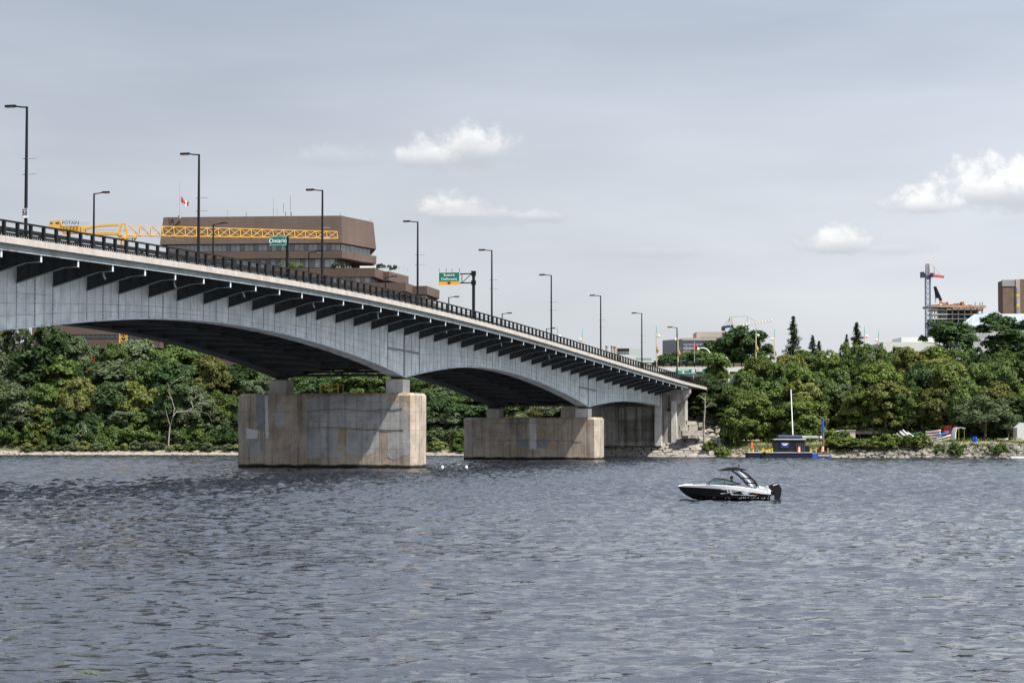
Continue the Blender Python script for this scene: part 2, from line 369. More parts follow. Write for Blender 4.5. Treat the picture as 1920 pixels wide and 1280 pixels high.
zz = q.m('ADD', Z, q.m('MULTIPLY', q.noise(tcn, 0.4, 3), 0.9))
c = q.mix(q.sm(zz, 1.0, 1.7), stone, soil)
flat = q.mix(q.noise(tcn, 0.8, 4, 0.6), (0.12, 0.13, 0.05), (0.30, 0.26, 0.18))
isR = q.m('MULTIPLY', q.m('GREATER_THAN', X, 46.0), q.sm(Z, 4.2, 3.6))
isR = q.m('MULTIPLY', isR, q.sm(Z, 2.3, 2.8))
c = q.mix(isR, c, flat)
q.l.new(c, p.inputs['Base Color'])
tag(sheet('ground', grid_axis(-3500, -170, 170, 3500, 3.0), grid_axis(-900, 380, 620, 6000, 2.0), ground, gm), kind='structure')

# ------------------------------------------------------------------ water
wm = bpy.data.materials.new('river_water'); wm.use_nodes = True; q = NT(wm.node_tree); p = q.n['Principled BSDF']
p.inputs['Base Color'].default_value = (0.016, 0.019, 0.026, 1); p.inputs['Roughness'].default_value = 0.06; p.inputs['IOR'].default_value = 1.75
tcn = q.node('ShaderNodeTexCoord').outputs['Object']
def vnoise(vec, scale, detail, rough, dist=0.0):
    n = q.node('ShaderNodeTexNoise'); q.l.new(vec, n.inputs['Vector']); n.inputs['Scale'].default_value = scale
    n.inputs['Detail'].default_value = detail; n.inputs['Roughness'].default_value = rough; n.inputs['Distortion'].default_value = dist
    return n.outputs[1]
def vm(op, a, b, scale=None):
    n = q.node('ShaderNodeVectorMath', operation=op)
    q.set(n.inputs[0], a)
    if op == 'SCALE': q.set(n.inputs['Scale'], b)
    else: q.set(n.inputs[1], b)
    return n.outputs[0]
v1 = vm('SUBTRACT', vnoise(q.mapping(tcn, (0.55, 1.0, 1), rot=(0, 0, 0.2)), 3.4, 3, 0.78, 0.3), (0.5, 0.5, 0.5))
v2 = vm('SUBTRACT', vnoise(q.mapping(tcn, (0.42, 1.0, 1), (3, 7, 0), (0, 0, -0.15)), 2.0, 1, 0.5, 0.6), (0.5, 0.5, 0.5))
v1 = vm('ADD', v1, vm('SCALE', v2, 0.45))
gust = q.sm(q.noise(q.mapping(tcn, (0.3, 1, 1)), 0.05, 3, 0.55), 0.25, 0.75)
nn = vm('ADD', q.node('ShaderNodeNewGeometry').outputs['Normal'], vm('MULTIPLY', vm('SCALE', v1, q.m('MULTIPLY_ADD', gust, 0.9, 0.55)), (0.95, 1.55, 0.0)))
q.l.new(vm('NORMALIZE', nn, (0, 0, 0)), p.inputs['Normal'])
NW = 72
WX = np.concatenate([np.arange(22.4, 46, 0.5), np.arange(46.5, 140, 0.95), 140 + np.cumsum(1.2 ** np.arange(36))]); WX = WX[WX < 3600]
wl = np.exp(RNG.uniform(np.log(0.5), np.log(2.7), NW)); wa = RNG.normal(-pi/2 + 0.25, 0.75, NW); wp = RNG.uniform(0, 2*pi, NW)
wA = 0.0068 * wl ** 0.8
def waves(X, Y):
    Z = np.zeros_like(X)
    for l_, a_, p_, A_ in zip(wl, wa, wp, wA):
        k = 2 * pi / l_; ph = (X * cos(a_) + Y * sin(a_)) * k + p_
        sp = np.interp(Y, [65, 75, 192, 210], [.2, .40, .40, .46]); fade = np.clip((l_ / (2.3 * sp) - 1) / .4, 0, 1) * np.interp(Y, [60, 110, 160, 220, 290], [.7, 1.3, 2.7, 2.4, 1.5]) * (1.0 if l_ < 1.6 else np.interp(Y, [60, 220], [.5, 1]))
        Z += A_ * fade * (1 - 2 * np.abs(np.sin(ph / 2))) * 0.9
    # old wake of a passing boat: a low ridge across the near water
    yc = 70.5 - 0.10 * (X - 5) + 1.4 * np.sin(X * 0.21) + 0.5 * np.sin(X * 0.9 + 1)
    amp = 0.10 * smoothstep(-12, 6, X) * (0.55 + 0.45 * np.sin(X * 0.45 + np.sin(X * 1.3)))
    Z += amp * (np.exp(-((Y - yc) / 0.75) ** 2) - 0.6 * np.exp(-((Y - yc + 1.5) / 0.7) ** 2))
    # stern wave of the motorboat
    yc2 = 146.8 + 0.02 * (X - 18); Z += 0.10 * smoothstep(17.5, 19, X) * np.exp(-((Y - yc2) / 0.5) ** 2) * np.exp(-(X - 18) / 22 * (X > 18))
    return np.where(Y < bank(X) + 8, Z * np.clip((700 - np.abs(Y)) / 200, 0, 1), 0)
tag(sheet('water', np.concatenate([-WX[::-1], np.arange(-22, 22.01, 0.25), WX]), np.concatenate([grid_axis(-900, 26, 26.1, 27, 0.3, 1.5)[:-3], np.arange(26.5, 70, 0.20), np.arange(70, 200, 0.40), np.arange(200, 505, 0.46), np.arange(506, 600, 8.0)]), waves, wm), kind='structure')

# ================================================================== BRIDGE
L = 6.7; P0 = Vector((-14.6856, 289.543, 0)); CAN = 5.93; GS = 18.6     # bay length, girder foot of pier, cantilever, girder spacing
BROT = pi/2 - TH
ti = np.arange(-18, 26)
tz = np.array([18.66,18.82,18.97,19.06,19.19,19.26,19.37,19.41,19.42,19.47,19.53,19.5,19.55,19.55,19.56,19.48,19.42,19.33,19.25,19.09,18.96,18.8,18.65,18.39,18.18,17.98,17.71,17.51,17.32,17.11,16.91,16.74,16.55,16.32,16.14,15.83,15.6,15.38,15.13,14.9,14.66,14.54,14.36,14.13])
TP = np.polyfit(ti, tz, 5)
def T(i):
    if i < -18: return float(np.polyval(TP, -18) + (i + 18) * 0.17 - 0.006 * (i + 18) ** 2)
    if i > 25: return float(np.polyval(TP, 25) - (i - 25) * 0.16)
    return float(np.polyval(TP, i))
def spanfit(pts, deg):
    a = np.array(pts); wts = np.ones(len(a)); wts[0] = wts[-1] = 4; return np.polyfit(a[:,0], a[:,1], deg, w=wts)
g1 = spanfit([(-20,12.0),(-16.42,13.24),(-15.87,13.6),(-15.16,14.1),(-14.5,14.59),(-14.05,14.89),(-13.59,15.2),(-12.95,15.51),(-12.29,15.75),(-11.6,15.98),(-10.51,16.21),(-8.96,16.31),(-8.06,16.23),(-6.87,16.11),(-5.6,15.73),(-4.25,15.21),(-2.8,14.32),(-1.24,13.13),(-.33,12.4),(0,12.2)], 5)
g2 = spanfit([(0,12.2),(.34,12.4),(1.33,12.99),(2.25,13.7),(3.21,14.16),(4.22,14.49),(5.05,14.6),(6.13,14.64),(7.26,14.54),(8.44,14.26),(9.67,13.78),(10.96,13.13),(12.31,12.4),(13.74,11.47),(15.23,10.2),(16,9.6)], 5)
g3 = spanfit([(16,9.6),(16.8,9.91),(18.46,10.63),(20.2,11.12),(22.05,11.26),(24,11.08),(25.86,10.75)], 3)
def G(i):
    if i < -20: return T(i) - (T(-40 - i) - G(-40 - i))
    if i < 0: return float(np.polyval(g1, i))
    if i < 16: return float(np.polyval(g2, i))
    return float(np.polyval(g3, min(i, 26)))
def B(i, n, z): return (i * L, -n, z)              # bridge frame: along, across (towards the camera side positive), up
def bw(i, n, z): return P0 + DV * (i * L) + NV * n + Vector((0, 0, z))
def sweep(ids, sec, zf, mb=None):
    mb = mb or MB(); k = len(sec); vs = []; fs = []
    for i in ids: vs += [B(i, n, zf(i) + z) for n, z in sec]
    for a in range(len(ids) - 1):
        for q_ in range(k): fs.append((a*k + q_, (a+1)*k + q_, (a+1)*k + (q_+1) % k, a*k + (q_+1) % k))
    fs += [tuple(range(k)), tuple(range((len(ids)-1)*k, len(ids)*k))[::-1]]
    return mb.add(vs, fs)
def rect(n0, n1, z0, z1): return [(n0, z0), (n1, z0), (n1, z1), (n0, z1)]
I0, I1, IR = -30, 26, 33
fine = [k / 2 for k in range(I0 * 2, IR * 2 + 1)]
NF = -(GS + CAN)                                       # far edge
bridge = thing('road_bridge', 'long blue-grey steel road bridge with arched girders crossing the river', 'bridge', P0, BROT)
sweep(fine, rect(NF - .3, CAN + .3, 1.14, 1.42), T).build('deck_slab', mt['concrete'], bridge)
sweep(fine, rect(NF + 3, CAN - 3, 1.424, 1.45), T).build('road_surface', mt['asphalt'], bridge)
# pale concrete edge beam in castings one bay long, with open joints
for i in range(-22, 33):
    sweep([i + .004, i + .5, i + .996], rect(CAN + .02, CAN + .36, 1.10, 1.66), T).build('edge_beam', mt['curb'], bridge)
sweep(fine, rect(NF - .36, NF - .02, 1.10, 1.66), T).build('far_edge_beam', mt['curb'], bridge)
mid = [k / 2 for k in range(I0 * 2, 53)]
for nm, n0, n1 in (('fascia_girder', CAN - .16, CAN - .06), ('far_fascia_girder', NF + .06, NF + .16)):
    sweep(mid, rect(n0, n1, .56, 1.13), T).build(nm, mt['fascia'], bridge)
sweep(mid, rect(CAN - .10, CAN + .12, .53, .565), T).build('fascia_lower_flange', mt['steel_light'], bridge)
# stringers under the deck
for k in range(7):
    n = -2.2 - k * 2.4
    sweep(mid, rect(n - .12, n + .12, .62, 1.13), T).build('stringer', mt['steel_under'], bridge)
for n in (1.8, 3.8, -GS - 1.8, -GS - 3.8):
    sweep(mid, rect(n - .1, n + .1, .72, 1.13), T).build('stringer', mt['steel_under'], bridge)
# brackets: plate, stiffeners, bottom flange, pale end plate
def bracket_meshes():
    bt = .02
    prof = [(.03, -1.30), (.76*CAN, -.06), (CAN - .02, 0), (CAN - .02, .55), (CAN - .2, .56), (CAN - .2, 1.1), (.03, 1.1)]
    a = MB(); a.prism([(-bt, -n, z) for n, z in prof], [(bt, -n, z) for n, z in prof])
    for n in (1.2, 2.4, 3.6, 4.75):
        zb = lerp(-1.3, -.06, (n - .03) / (.76 * CAN)) if n < .76 * CAN else -.03
        a.box(-.14, .14, -n - .02, -n + .02, zb + .01, .6)
    b = MB(); fl = [(.03, -1.30), (.76*CAN, -.06), (CAN - .03, 0)]
    for (n0, z0), (n1, z1) in zip(fl, fl[1:]):
        b.hexa([(-.2,-n0,z0-.05),(.2,-n0,z0-.05),(.2,-n1,z1-.05),(-.2,-n1,z1-.05),(-.2,-n0,z0-.003),(.2,-n0,z0-.003),(.2,-n1,z1-.003),(-.2,-n1,z1-.003)])
    c_ = MB(); c_.box(-.13, .13, -CAN - .015, -CAN + .02, -.06, .57)
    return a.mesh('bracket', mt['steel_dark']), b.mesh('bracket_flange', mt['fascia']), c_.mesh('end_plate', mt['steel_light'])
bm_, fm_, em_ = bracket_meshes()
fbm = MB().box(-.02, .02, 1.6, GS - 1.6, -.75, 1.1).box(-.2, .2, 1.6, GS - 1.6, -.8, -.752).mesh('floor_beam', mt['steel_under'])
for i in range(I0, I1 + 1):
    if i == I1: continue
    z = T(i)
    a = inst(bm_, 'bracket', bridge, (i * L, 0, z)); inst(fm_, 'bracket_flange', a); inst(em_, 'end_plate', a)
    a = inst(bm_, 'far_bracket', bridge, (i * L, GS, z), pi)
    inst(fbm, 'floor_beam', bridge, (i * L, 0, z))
# box girders: web plates bay by bay, seams, flanges
cuts = list(range(I0, 26)) + [25.8]
def web(i0, i1, n0, n1, top=.9):
    ids = list(np.linspace(i0, i1, 5)); mb = MB(); vs = []; fs = []
    for i in ids: vs += [B(i, n0, G(i) + .1), B(i, n1, G(i) + .1), B(i, n1, T(i) + top), B(i, n0, T(i) + top)]
    for a in range(4):
        for q_ in range(4): fs.append((a*4 + q_, a*4 + 4 + q_, a*4 + 4 + (q_+1) % 4, a*4 + (q_+1) % 4))
    fs += [(0,1,2,3), (19,18,17,16)]
    return mb.add(vs, fs)
for i0, i1 in zip(cuts, cuts[1:]):
    web(i0 + .002, i1 - .002, -.03, .0).build('web_plate', mt['steel'], bridge)
ws = [k / 4 for k in range(I0 * 4, 104)] 
def longweb(n0, n1, top): 
    mb = MB(); vs = []; fs = []
    for i in ws: vs += [B(i, n0, G(i) + .1), B(i, n1, G(i) + .1), B(i, n1, T(i) + top), B(i, n0, T(i) + top)]
    for a in range(len(ws) - 1):
        for q_ in range(4): fs.append((a*4 + q_, a*4 + 4 + q_, a*4 + 4 + (q_+1) % 4, a*4 + (q_+1) % 4))
    return mb.add(vs, fs)
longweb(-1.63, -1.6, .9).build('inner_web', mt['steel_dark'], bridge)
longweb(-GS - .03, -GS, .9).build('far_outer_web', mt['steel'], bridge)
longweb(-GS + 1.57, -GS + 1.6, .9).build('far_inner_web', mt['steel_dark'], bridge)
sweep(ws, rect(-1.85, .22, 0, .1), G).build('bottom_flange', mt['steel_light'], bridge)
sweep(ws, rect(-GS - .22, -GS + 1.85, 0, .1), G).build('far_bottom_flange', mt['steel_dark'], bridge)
# vertical seams and stiffeners on the near web
rnd = random.Random(3)
for i in range(-20, 26):
    subs = [(0, .10, .03)]
    for f_, w_ in ((.25, .045), (.5, .05), (.75, .045)):
        subs.append((f_ + rnd.uniform(-.02, .02), w_, .012))
    if i % 2 == 0: subs[2] = (.5, .22, .02)
    for f_, w_, th_ in subs:
        j = i + f_
        if j > 25.7: continue
        top = T(j) - (1.25 if f_ == 0 else .2)
        mb = MB(); hx = w_ / 2
        z0 = G(j) + .11
        mb.box(j*L - hx, j*L + hx, -th_, .0, z0, top)
        nm = 'stiffener' if f_ == 0 else 'seam'
        mb.build(nm, mt['steel_line'] if f_ else mt['steel_line'], bridge)
        if w_ > .2:                                           # riveted splice: paler cover with rungs of rivets
            pass
# longitudinal seams
for nm, off, lo, hi in (('longitudinal_seam', .28, -20, 25.6), ('longitudinal_seam', .52, -20, 25.6), ('longitudinal_seam', .72, -5.5, 9), ('longitudinal_seam', .72, 11, 19), ('longitudinal_seam', .72, -20, -15)):
    ids = list(np.arange(lo, hi + .01, .25)); mb = MB(); vs = []; fs = []
    for i in ids:
        zc = G(i) + off * (T(i) - 1.0 - G(i))
        for n, z in ((0, -.02), (.014, -.02), (.014, .02), (0, .02)): vs.append(B(i, n, zc + z))
    for a in range(len(ids) - 1):
        for q_ in range(4): fs.append((a*4 + q_, a*4 + 4 + q_, a*4 + 4 + (q_+1) % 4, a*4 + (q_+1) % 4))
    mb.add(vs, fs).build(nm, mt['steel_line'], bridge)
# heavy bearing stiffeners and tie plates over the piers
for i in (0, 16):
    MB().box(i*L - .16, i*L + .16, -.12, 0, G(i) + .12, T(i) - 1.3).build('bearing_stiffener', mt['fascia'], bridge)
    for s_ in (-1, 1):
        MB().box((i + s_*1.02)*L - .1, (i + s_*1.02)*L + .1, -.05, 0, G(i + s_) + .2, T(i) - 1.3).build('bearing_stiffener', mt['fascia'], bridge)
        a, b_ = sorted((i + s_*.03, i + s_*1.0))
        zc = lambda j: lerp(G(i), T(i), .52) + (T(j) - T(i))
        sweep([a, b_], [(0, -.16), (.06, -.16), (.06, .16), (0, .16)], zc).build('tie_plate', mt['fascia'], bridge)
    MB().box(i*L - .6, i*L + .6, .2, 1.6, G(i) - .28, G(i) + .02).build('bearing', mt['steel_dark'], bridge)
    MB().box(i*L - .6, i*L + .6, GS - 1.6, GS - .2, G(i) - .28, G(i) + .02).build('far_bearing', mt['steel_dark'], bridge)
# lateral bracing between the girders
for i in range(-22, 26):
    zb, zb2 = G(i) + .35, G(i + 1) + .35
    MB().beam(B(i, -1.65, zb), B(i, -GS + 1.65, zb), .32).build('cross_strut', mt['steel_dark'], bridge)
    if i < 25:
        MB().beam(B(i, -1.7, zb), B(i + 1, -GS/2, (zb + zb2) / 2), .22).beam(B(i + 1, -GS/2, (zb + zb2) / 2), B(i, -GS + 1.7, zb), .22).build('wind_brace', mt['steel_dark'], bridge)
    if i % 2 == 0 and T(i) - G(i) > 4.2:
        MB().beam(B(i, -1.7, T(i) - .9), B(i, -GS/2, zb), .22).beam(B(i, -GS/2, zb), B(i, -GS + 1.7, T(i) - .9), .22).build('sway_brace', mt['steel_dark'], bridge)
# pedestrian railing
RN = CAN + .2
pm = MB().box(-.14, .14, -.12, .12, 1.6, 2.93).mesh('railing_post', mt['black'])
for k in range(-66, 97):
    i = k / 3; inst(pm, 'railing_post', bridge, (i * L, -RN, T(i)))
    if k % 3 == 0: pass
rl = [k / 3 for k in range(-66, 97)]
sweep(rl, rect(RN - .12, RN + .12, 2.83, 2.97), T).build('top_rail', mt['black'], bridge)
sweep(rl, rect(RN - .035, RN + .035, 1.86, 1.92), T).build('lower_rail', mt['black'], bridge)
sweep(rl, rect(RN - .035, RN + .035, 2.36, 2.42), T).build('middle_rail', mt['black'], bridge)
pk = MB()
for k in range(-66 * 6, 90 * 6):
    i = k / 18; z = T(i); pk.box(i*L - .014, i*L + .014, -RN - .014, -RN + .014, z + 1.66, z + 1.87)
tag(pk.build('short_pickets', mt['picket'], bridge), kind='stuff')
# traffic barrier between the footway and the road, and the far railing
TN = CAN - 2.6
tp = MB().box(-.2, .2, -.1, .1, 1.45, 2.62).mesh('traffic_barrier_post', mt['black'])
for k in range(-44, 64): inst(tp, 'traffic_barrier_post', bridge, ((k / 2 + .2) * L, -TN, T(k / 2 + .2)))
for z0, z1 in ((1.62, 1.98), (2.06, 2.42), (2.50, 2.84)):
    sweep(rl, rect(TN + .1, TN + .24, z0, z1), T).build('traffic_barrier_rail', mt['black'], bridge)
FN = NF - .2
for k in range(-44, 60): inst(tp, 'far_railing_post', bridge, (k / 2 * L, -FN, T(k / 2) + .25))
for z0, z1 in ((1.80, 2.16), (2.26, 2.60), (2.70, 3.0)):
    sweep(rl, rect(FN - .08, FN + .08, z0, z1), T).build('far_railing_rail', mt['black'], bridge)
# small things under the deck: drain pipes, inspection light
for i in (-14.6, -12.3, -9.7, -6.6, -3.2, 1.1, 5.3, 9.6):
    z = T(i)
    MB().tube([B(i, CAN*.62, z + .5), B(i, CAN*.62, z - .15), B(i + .06, CAN*.62, z - .5)], .09, 6).build('drain_pipe', mt['grey_metal'], bridge)

# ------------------------------------------------------------------ piers
def pier(ic, ztop, nr, nl, label, patches, cracks):
    t = thing('bridge_pier', label, 'bridge pier', bw(ic, 0, 0), BROT, 'concrete river piers')
    hw, c_ = 3.0, 1.35
    foot = [(-hw, nr), (-hw, nl), (-hw + c_, nl - 1.7), (hw - c_, nl - 1.7), (hw, nl), (hw, nr), (hw - c_, nr + .75), (-hw + c_, nr + .75)]
    mb = MB(); k = len(foot); vs = []
    for z, ins in ((-3, 0), (ztop - .35, 0), (ztop, .3)):
        for u_, n in foot:
            cu, cn = 0, (nr + nl) / 2
            uu = u_ - math.copysign(ins, u_); n2 = n - math.copysign(ins, n - cn); vs.append((uu, -n2, z))
    fs = [tuple(range(k)), tuple(range(2*k, 3*k))[::-1]]
    for a in range(2): fs += [(a*k + q_, a*k + k + q_, a*k + k + (q_+1) % k, a*k + (q_+1) % k) for q_ in range(k)]
    mb.add(vs, fs).build('pier_wall', mt['pier'], t)
    zb = G(ic) - .28
    for nm, n0, n1 in (('bearing_block', -2.05, .35), ('bearing_block', -GS - .35, -GS + 2.05)):
        mb = MB(); w = 1.5
        mb.hexa([(-w, -n0, ztop - .02), (w, -n0, ztop - .02), (w, -n1, ztop - .02), (-w, -n1, ztop - .02), (-w, -n0, zb), (w, -n0, zb), (w, -n1, zb), (-w, -n1, zb)])
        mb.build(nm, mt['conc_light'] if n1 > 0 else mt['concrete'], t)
    O = bw(ic, 0, 0) - DV * hw
    def loc(px, py, dep=0.0):
        Q = onplane(px, py, O, DV) - bw(ic, 0, 0); return (-hw - dep, -(Q.dot(NV)), Q.z)
    for j, (m_, pts) in enumerate(patches):
        ring = []
        rr = random.Random(j * 7 + int(ic))
        for a in range(len(pts)):                          # ragged outline
            (x0, y0), (x1, y1) = pts[a], pts[(a + 1) % len(pts)]
            n_ = max(1, int(max(abs(x1 - x0), abs(y1 - y0)) / 5))
            for q_ in range(n_):
                f_ = q_ / n_; jx = rr.uniform(-.9, .9) if q_ else 0
                ring.append((lerp(x0, x1, f_) + jx * (abs(y1 - y0) > 2), lerp(y0, y1, f_) + (rr.uniform(-.9, .9) if q_ and abs(x1 - x0) > 2 else 0)))
        dep = .015 + .004 * j
        MB().prism([loc(x_, y_, -.05) for x_, y_ in ring], [loc(x_, y_, dep) for x_, y_ in ring]).build('repair_patch', mt[m_], t)
    for j, pts in enumerate(cracks):
        rr = random.Random(j + 50); path = []
        for (x0, y0), (x1, y1) in zip(pts, pts[1:]):
            for q_ in range(8): path.append(loc(lerp(x0, x1, q_/8), lerp(y0, y1, q_/8) + rr.uniform(-1.1, 1.1), .06))
        MB().tube(path, .035, 4).build('crack', mt['crack'], t)
    return t
def cr(x0, y0, x1, y1): return [(x0, y0), (x1, y0), (x1, y1), (x0, y1)]
pier1_top = onplane(769, 736, bw(0, 0, 0) - DV * 3, DV).z
pier(0, pier1_top, *[(onplane(px_, 870, bw(0, 0, 0) - DV * 3, DV) - P0).dot(NV) for px_ in (769, 461)], 'tall concrete bridge pier with grey repair patches, nearest in the river', [
    ('conc_patch', [(573,747),(600,744),(720,742),(722,752),(762,755),(765,806),(715,806),(700,803),(640,801),(573,803)]),
    ('conc_patch', [(572,805),(635,803),(634,838),(636,860),(620,862),(612,850),(604,850),(602,858),(575,860)]),
    ('conc_patch', [(651,805),(711,806),(710,843),(700,850),(678,855),(662,852),(641,846),(648,836)]),
    ('conc_patch', [(727,806),(769,806),(769,852),(750,856),(740,862),(726,856)]),
    ('conc_patch', [(462,822),(490,822),(489,846),(480,852),(468,846)]),
    ('conc_white', [(462,802),(484,806),(482,822),(462,822)]),
    ('conc_patch2', [(480,738),(497,738),(498,802),(482,806)]),
    ('conc_patch', [(514,770),(534,768),(534,790),(526,804),(516,796)]),
    ('conc_white', [(497,742),(502,742),(504,822),(498,822)]),
], [[(575,771),(612,768),(640,766),(690,770),(765,765)], [(573,802),(620,800),(680,805),(768,806)]])
pier2_top = onplane(1114, 782, bw(16, 0, 0) - DV * 3, DV).z
pier(16, pier2_top, *[(onplane(px_, 855, bw(16, 0, 0) - DV * 3, DV) - P0).dot(NV) for px_ in (1114, 882)], 'lower tan concrete bridge pier near the far bank', [
    ('conc_patch2', cr(968, 822, 991, 839)), ('conc_patch2', cr(1006, 822, 1028, 840)), ('conc_white', [(992,784),(1006,784),(1005,842),(994,842)]),
    ('conc_patch', [(883,820),(892,820),(890,833),(883,832)]), ('conc_patch2', cr(884, 803, 893, 818)),
], [[(925,794),(990,793),(1062,796)], [(900,826),(1000,825),(1105,827)]])
# service railings on the pier tops
def service_rail(ic, n0, n1, zt, label, nm='service_railing'):
    t = thing(nm, label, 'railing', bw(ic, n1, zt), BROT)
    w = n1 - n0
    for k in range(3): MB().beam((-2.4, w * k / 2, -.1), (-2.4, w * k / 2, 1.25), .11).build('post', mt['yellow_rail'], t)
    for z in (.62, 1.2): MB().beam((-2.4, 0, z), (-2.4, w, z), .1).build('rail', mt['yellow_rail'], t)
    MB().beam((-2.4, 0, 1.2), (-.4, 0, 1.2), .1).beam((-.4, 0, -.1), (-.4, 0, 1.25), .1).build('side_rail', mt['yellow_rail'], t)
na = onplane(600, 735, bw(0,0,0) - DV*2.4, DV) - bw(0,0,0); nb = onplane(634, 735, bw(0,0,0) - DV*2.4, DV) - bw(0,0,0)
service_rail(0, na.dot(NV), nb.dot(NV), pier1_top, 'yellow service railing on top of the nearest bridge pier')
na = onplane(998, 780, bw(16,0,0) - DV*2.4, DV) - bw(16,0,0); nb = onplane(1008, 780, bw(16,0,0) - DV*2.4, DV) - bw(16,0,0)
service_rail(16, na.dot(NV), nb.dot(NV), pier2_top, 'orange service railing on top of the lower pier near the far bank')

# ------------------------------------------------------------------ abutment
ab = thing('bridge_abutment', 'grey concrete bridge abutment with buttress columns on the far bank', 'abutment', bw(26, 0, 0), BROT)
GZ = 3.2
MB().box(2.0, 4.0, -1.2, GS + 4, GZ - 1, G(26) - .05).build('back_wall', mt['abut'], ab)
MB().box(4.02, 7, -4.5, GS + 4, GZ - 1, T(26) + .5).build('upper_wall', mt['abut'], ab)
# side pier whose cap reaches out under the footway
col_ = [(-1.35, -2.0, 1.35), ]
MB().prism([(-.3,-.1,GZ-1),(.9,-.1,GZ-1),(.9,1.3,GZ-1),(-.3,1.3,GZ-1)], [(-.3,-.1,T(26)-1.3),(.9,-.1,T(26)-1.3),(.9,1.3,T(26)-1.3),(-.3,1.3,T(26)-1.3)]).build('column', mt['conc_light'], ab)
MB().box(.92, 1.98, .1, 2, GZ - 1, T(26) - .6).build('cheek_wall', mt['abut'], ab)
prof = [(-.1, GZ - 1), (3.0, GZ - 1), (2.8, T(26) - 3.2), (CAN - .6, T(26) - 1.3), (CAN - .1, T(26) - .4), (CAN - .1, T(26) + .5), (-.1, T(26) + .5)]
MB().prism([(2.3, -n, z) for n, z in prof], [(4.0, -n, z) for n, z in prof]).build('cantilever_pier', mt['abut'], ab)
MB().prism([(1.7,-1.9,GZ-1),(2.28,-1.9,GZ-1),(2.28,-3.15,GZ-1),(1.7,-3.15,GZ-1)], [(1.7,-1.9,T(26)-2.2),(2.28,-1.9,T(26)-2.2),(2.28,-2.9,T(26)-2.2),(1.7,-2.9,T(26)-2.2)]).build('column', mt['conc_light'], ab)
for k, n in enumerate((-4.5, -8.5, -12.5, -16.5)):
    MB().box(1.2, 1.99, -n, -n + .9, GZ - 1, G(26) - .2).build('buttress', mt['abut'], ab)
MB().tube([(1.4, -1.5, T(26) - 1), (1.4, -1.5, T(26) - 3.4), (1.2, -1.5, T(26) - 3.8)], .12, 6).ball((1.2, -1.5, T(26) - 4.0), .38).build('drain_outlet', mt['black'], ab)
bars = MB()
for k in range(46): bars.box(.2, .24, -.6 + k * .22, -.56 + k * .22, GZ - .2, GZ + 4.6 if k > 22 else GZ + 5.6)
for z in (.3, 2.4, 4.4): bars.box(.24, .28, -.7, 9.5, GZ + z, GZ + z + .06)
fence = bars.build('security_fence', mt['black']); fence.location = bw(26, 0, 0); fence.rotation_euler = (0, 0, BROT)
tag(fence, 'tall dark bar fence closing the space under the bridge end', 'fence')
# ledge and stone revetment below
rv = thing('stone_revetment', 'sloping wall of fitted stone slabs below the bridge abutment', 'revetment', (0, 0, 0))
sl_m = [mt['rock'], mt['rock_grey'], mt['conc_light']]
rr = random.Random(11)
def slope_pt(f_, h_):
    X = lerp(12.0, 44.5, f_); Y = float(bank(X)) - .6 + h_ * 7.6; return Vector((X, Y, -.3 + h_ * 4.1))
rows = 8; up_ = Vector((0, -.45, .89))
nb_ = []
for r_ in range(rows):
    f_ = 0; cuts_ = [0]
    while f_ < 1: f_ += rr.uniform(.035, .085); cuts_.append(min(f_, 1.0))
    nb_.append(cuts_)
MB().prism([slope_pt(0,0) + up_*-.35, slope_pt(1,0) + up_*-.35, slope_pt(1,1) + up_*-.35, slope_pt(0,1) + up_*-.35], [slope_pt(0,0) + up_*-.12, slope_pt(1,0) + up_*-.12, slope_pt(1,1) + up_*-.12, slope_pt(0,1) + up_*-.12]).build('mortar_bed', mt['crack'], rv)
for r_ in range(rows):
    for a, b_ in zip(nb_[r_], nb_[r_][1:]):
        h0, h1 = r_ / rows, (r_ + 1) / rows; gp = .0035
        j = lambda: rr.uniform(-.02, .02)
        pts = [(a + gp, h0 + .012 + j()), (b_ - gp, h0 + .012 + j()), (b_ - gp + j()*.5, lerp(h0, h1, .55) + j()), (b_ - gp + j()*.4, h1 - .012 + j()), (lerp(a, b_, .5), h1 - .01 + j()), (a + gp + j()*.4, h1 - .012 + j())]
        th_ = rr.uniform(.0, .16); base = [slope_pt(*p_) for p_ in pts]
        MB().prism([p_ + up_*-.3 for p_ in base], [p_ + up_*th_ for p_ in base]).build('stone', rr.choice(sl_m[:2]), rv)
# loose quarry blocks beside the abutment
for k, (px, py, w, h) in enumerate([(1289,812,22,9),(1306,812,20,10),(1281,803,14,9),(1300,802,16,9),(1296,793,18,7),(1310,796,12,8),(1284,819,12,6)]):
    c_ = at(px, py, 455 + k * .4); s_ = F / 455
    hw, hh_ = w / s_ / 2, h / s_ / 2; r2 = random.Random(k); jj = lambda: r2.uniform(-.12, .12)
    P = [(-hw+jj(),-1+jj(),-hh_),(hw+jj(),-1+jj(),-hh_),(hw+jj(),1,-hh_),(-hw+jj(),1,-hh_),(-hw+jj(),-.9,hh_+jj()),(hw+jj(),-.9,hh_+jj()),(hw+jj(),1,hh_+jj()),(-hw+jj(),1,hh_)]
    o = MB().hexa(P).build('quarry_block', mt['rock'], None, c_)
    tag(o, f'rough pale quarry block beside the abutment, {["lower left","lower right","middle left","middle right","upper left","upper right","bottom corner"][k]} of the heap', 'stone block', 'quarry blocks by the abutment')

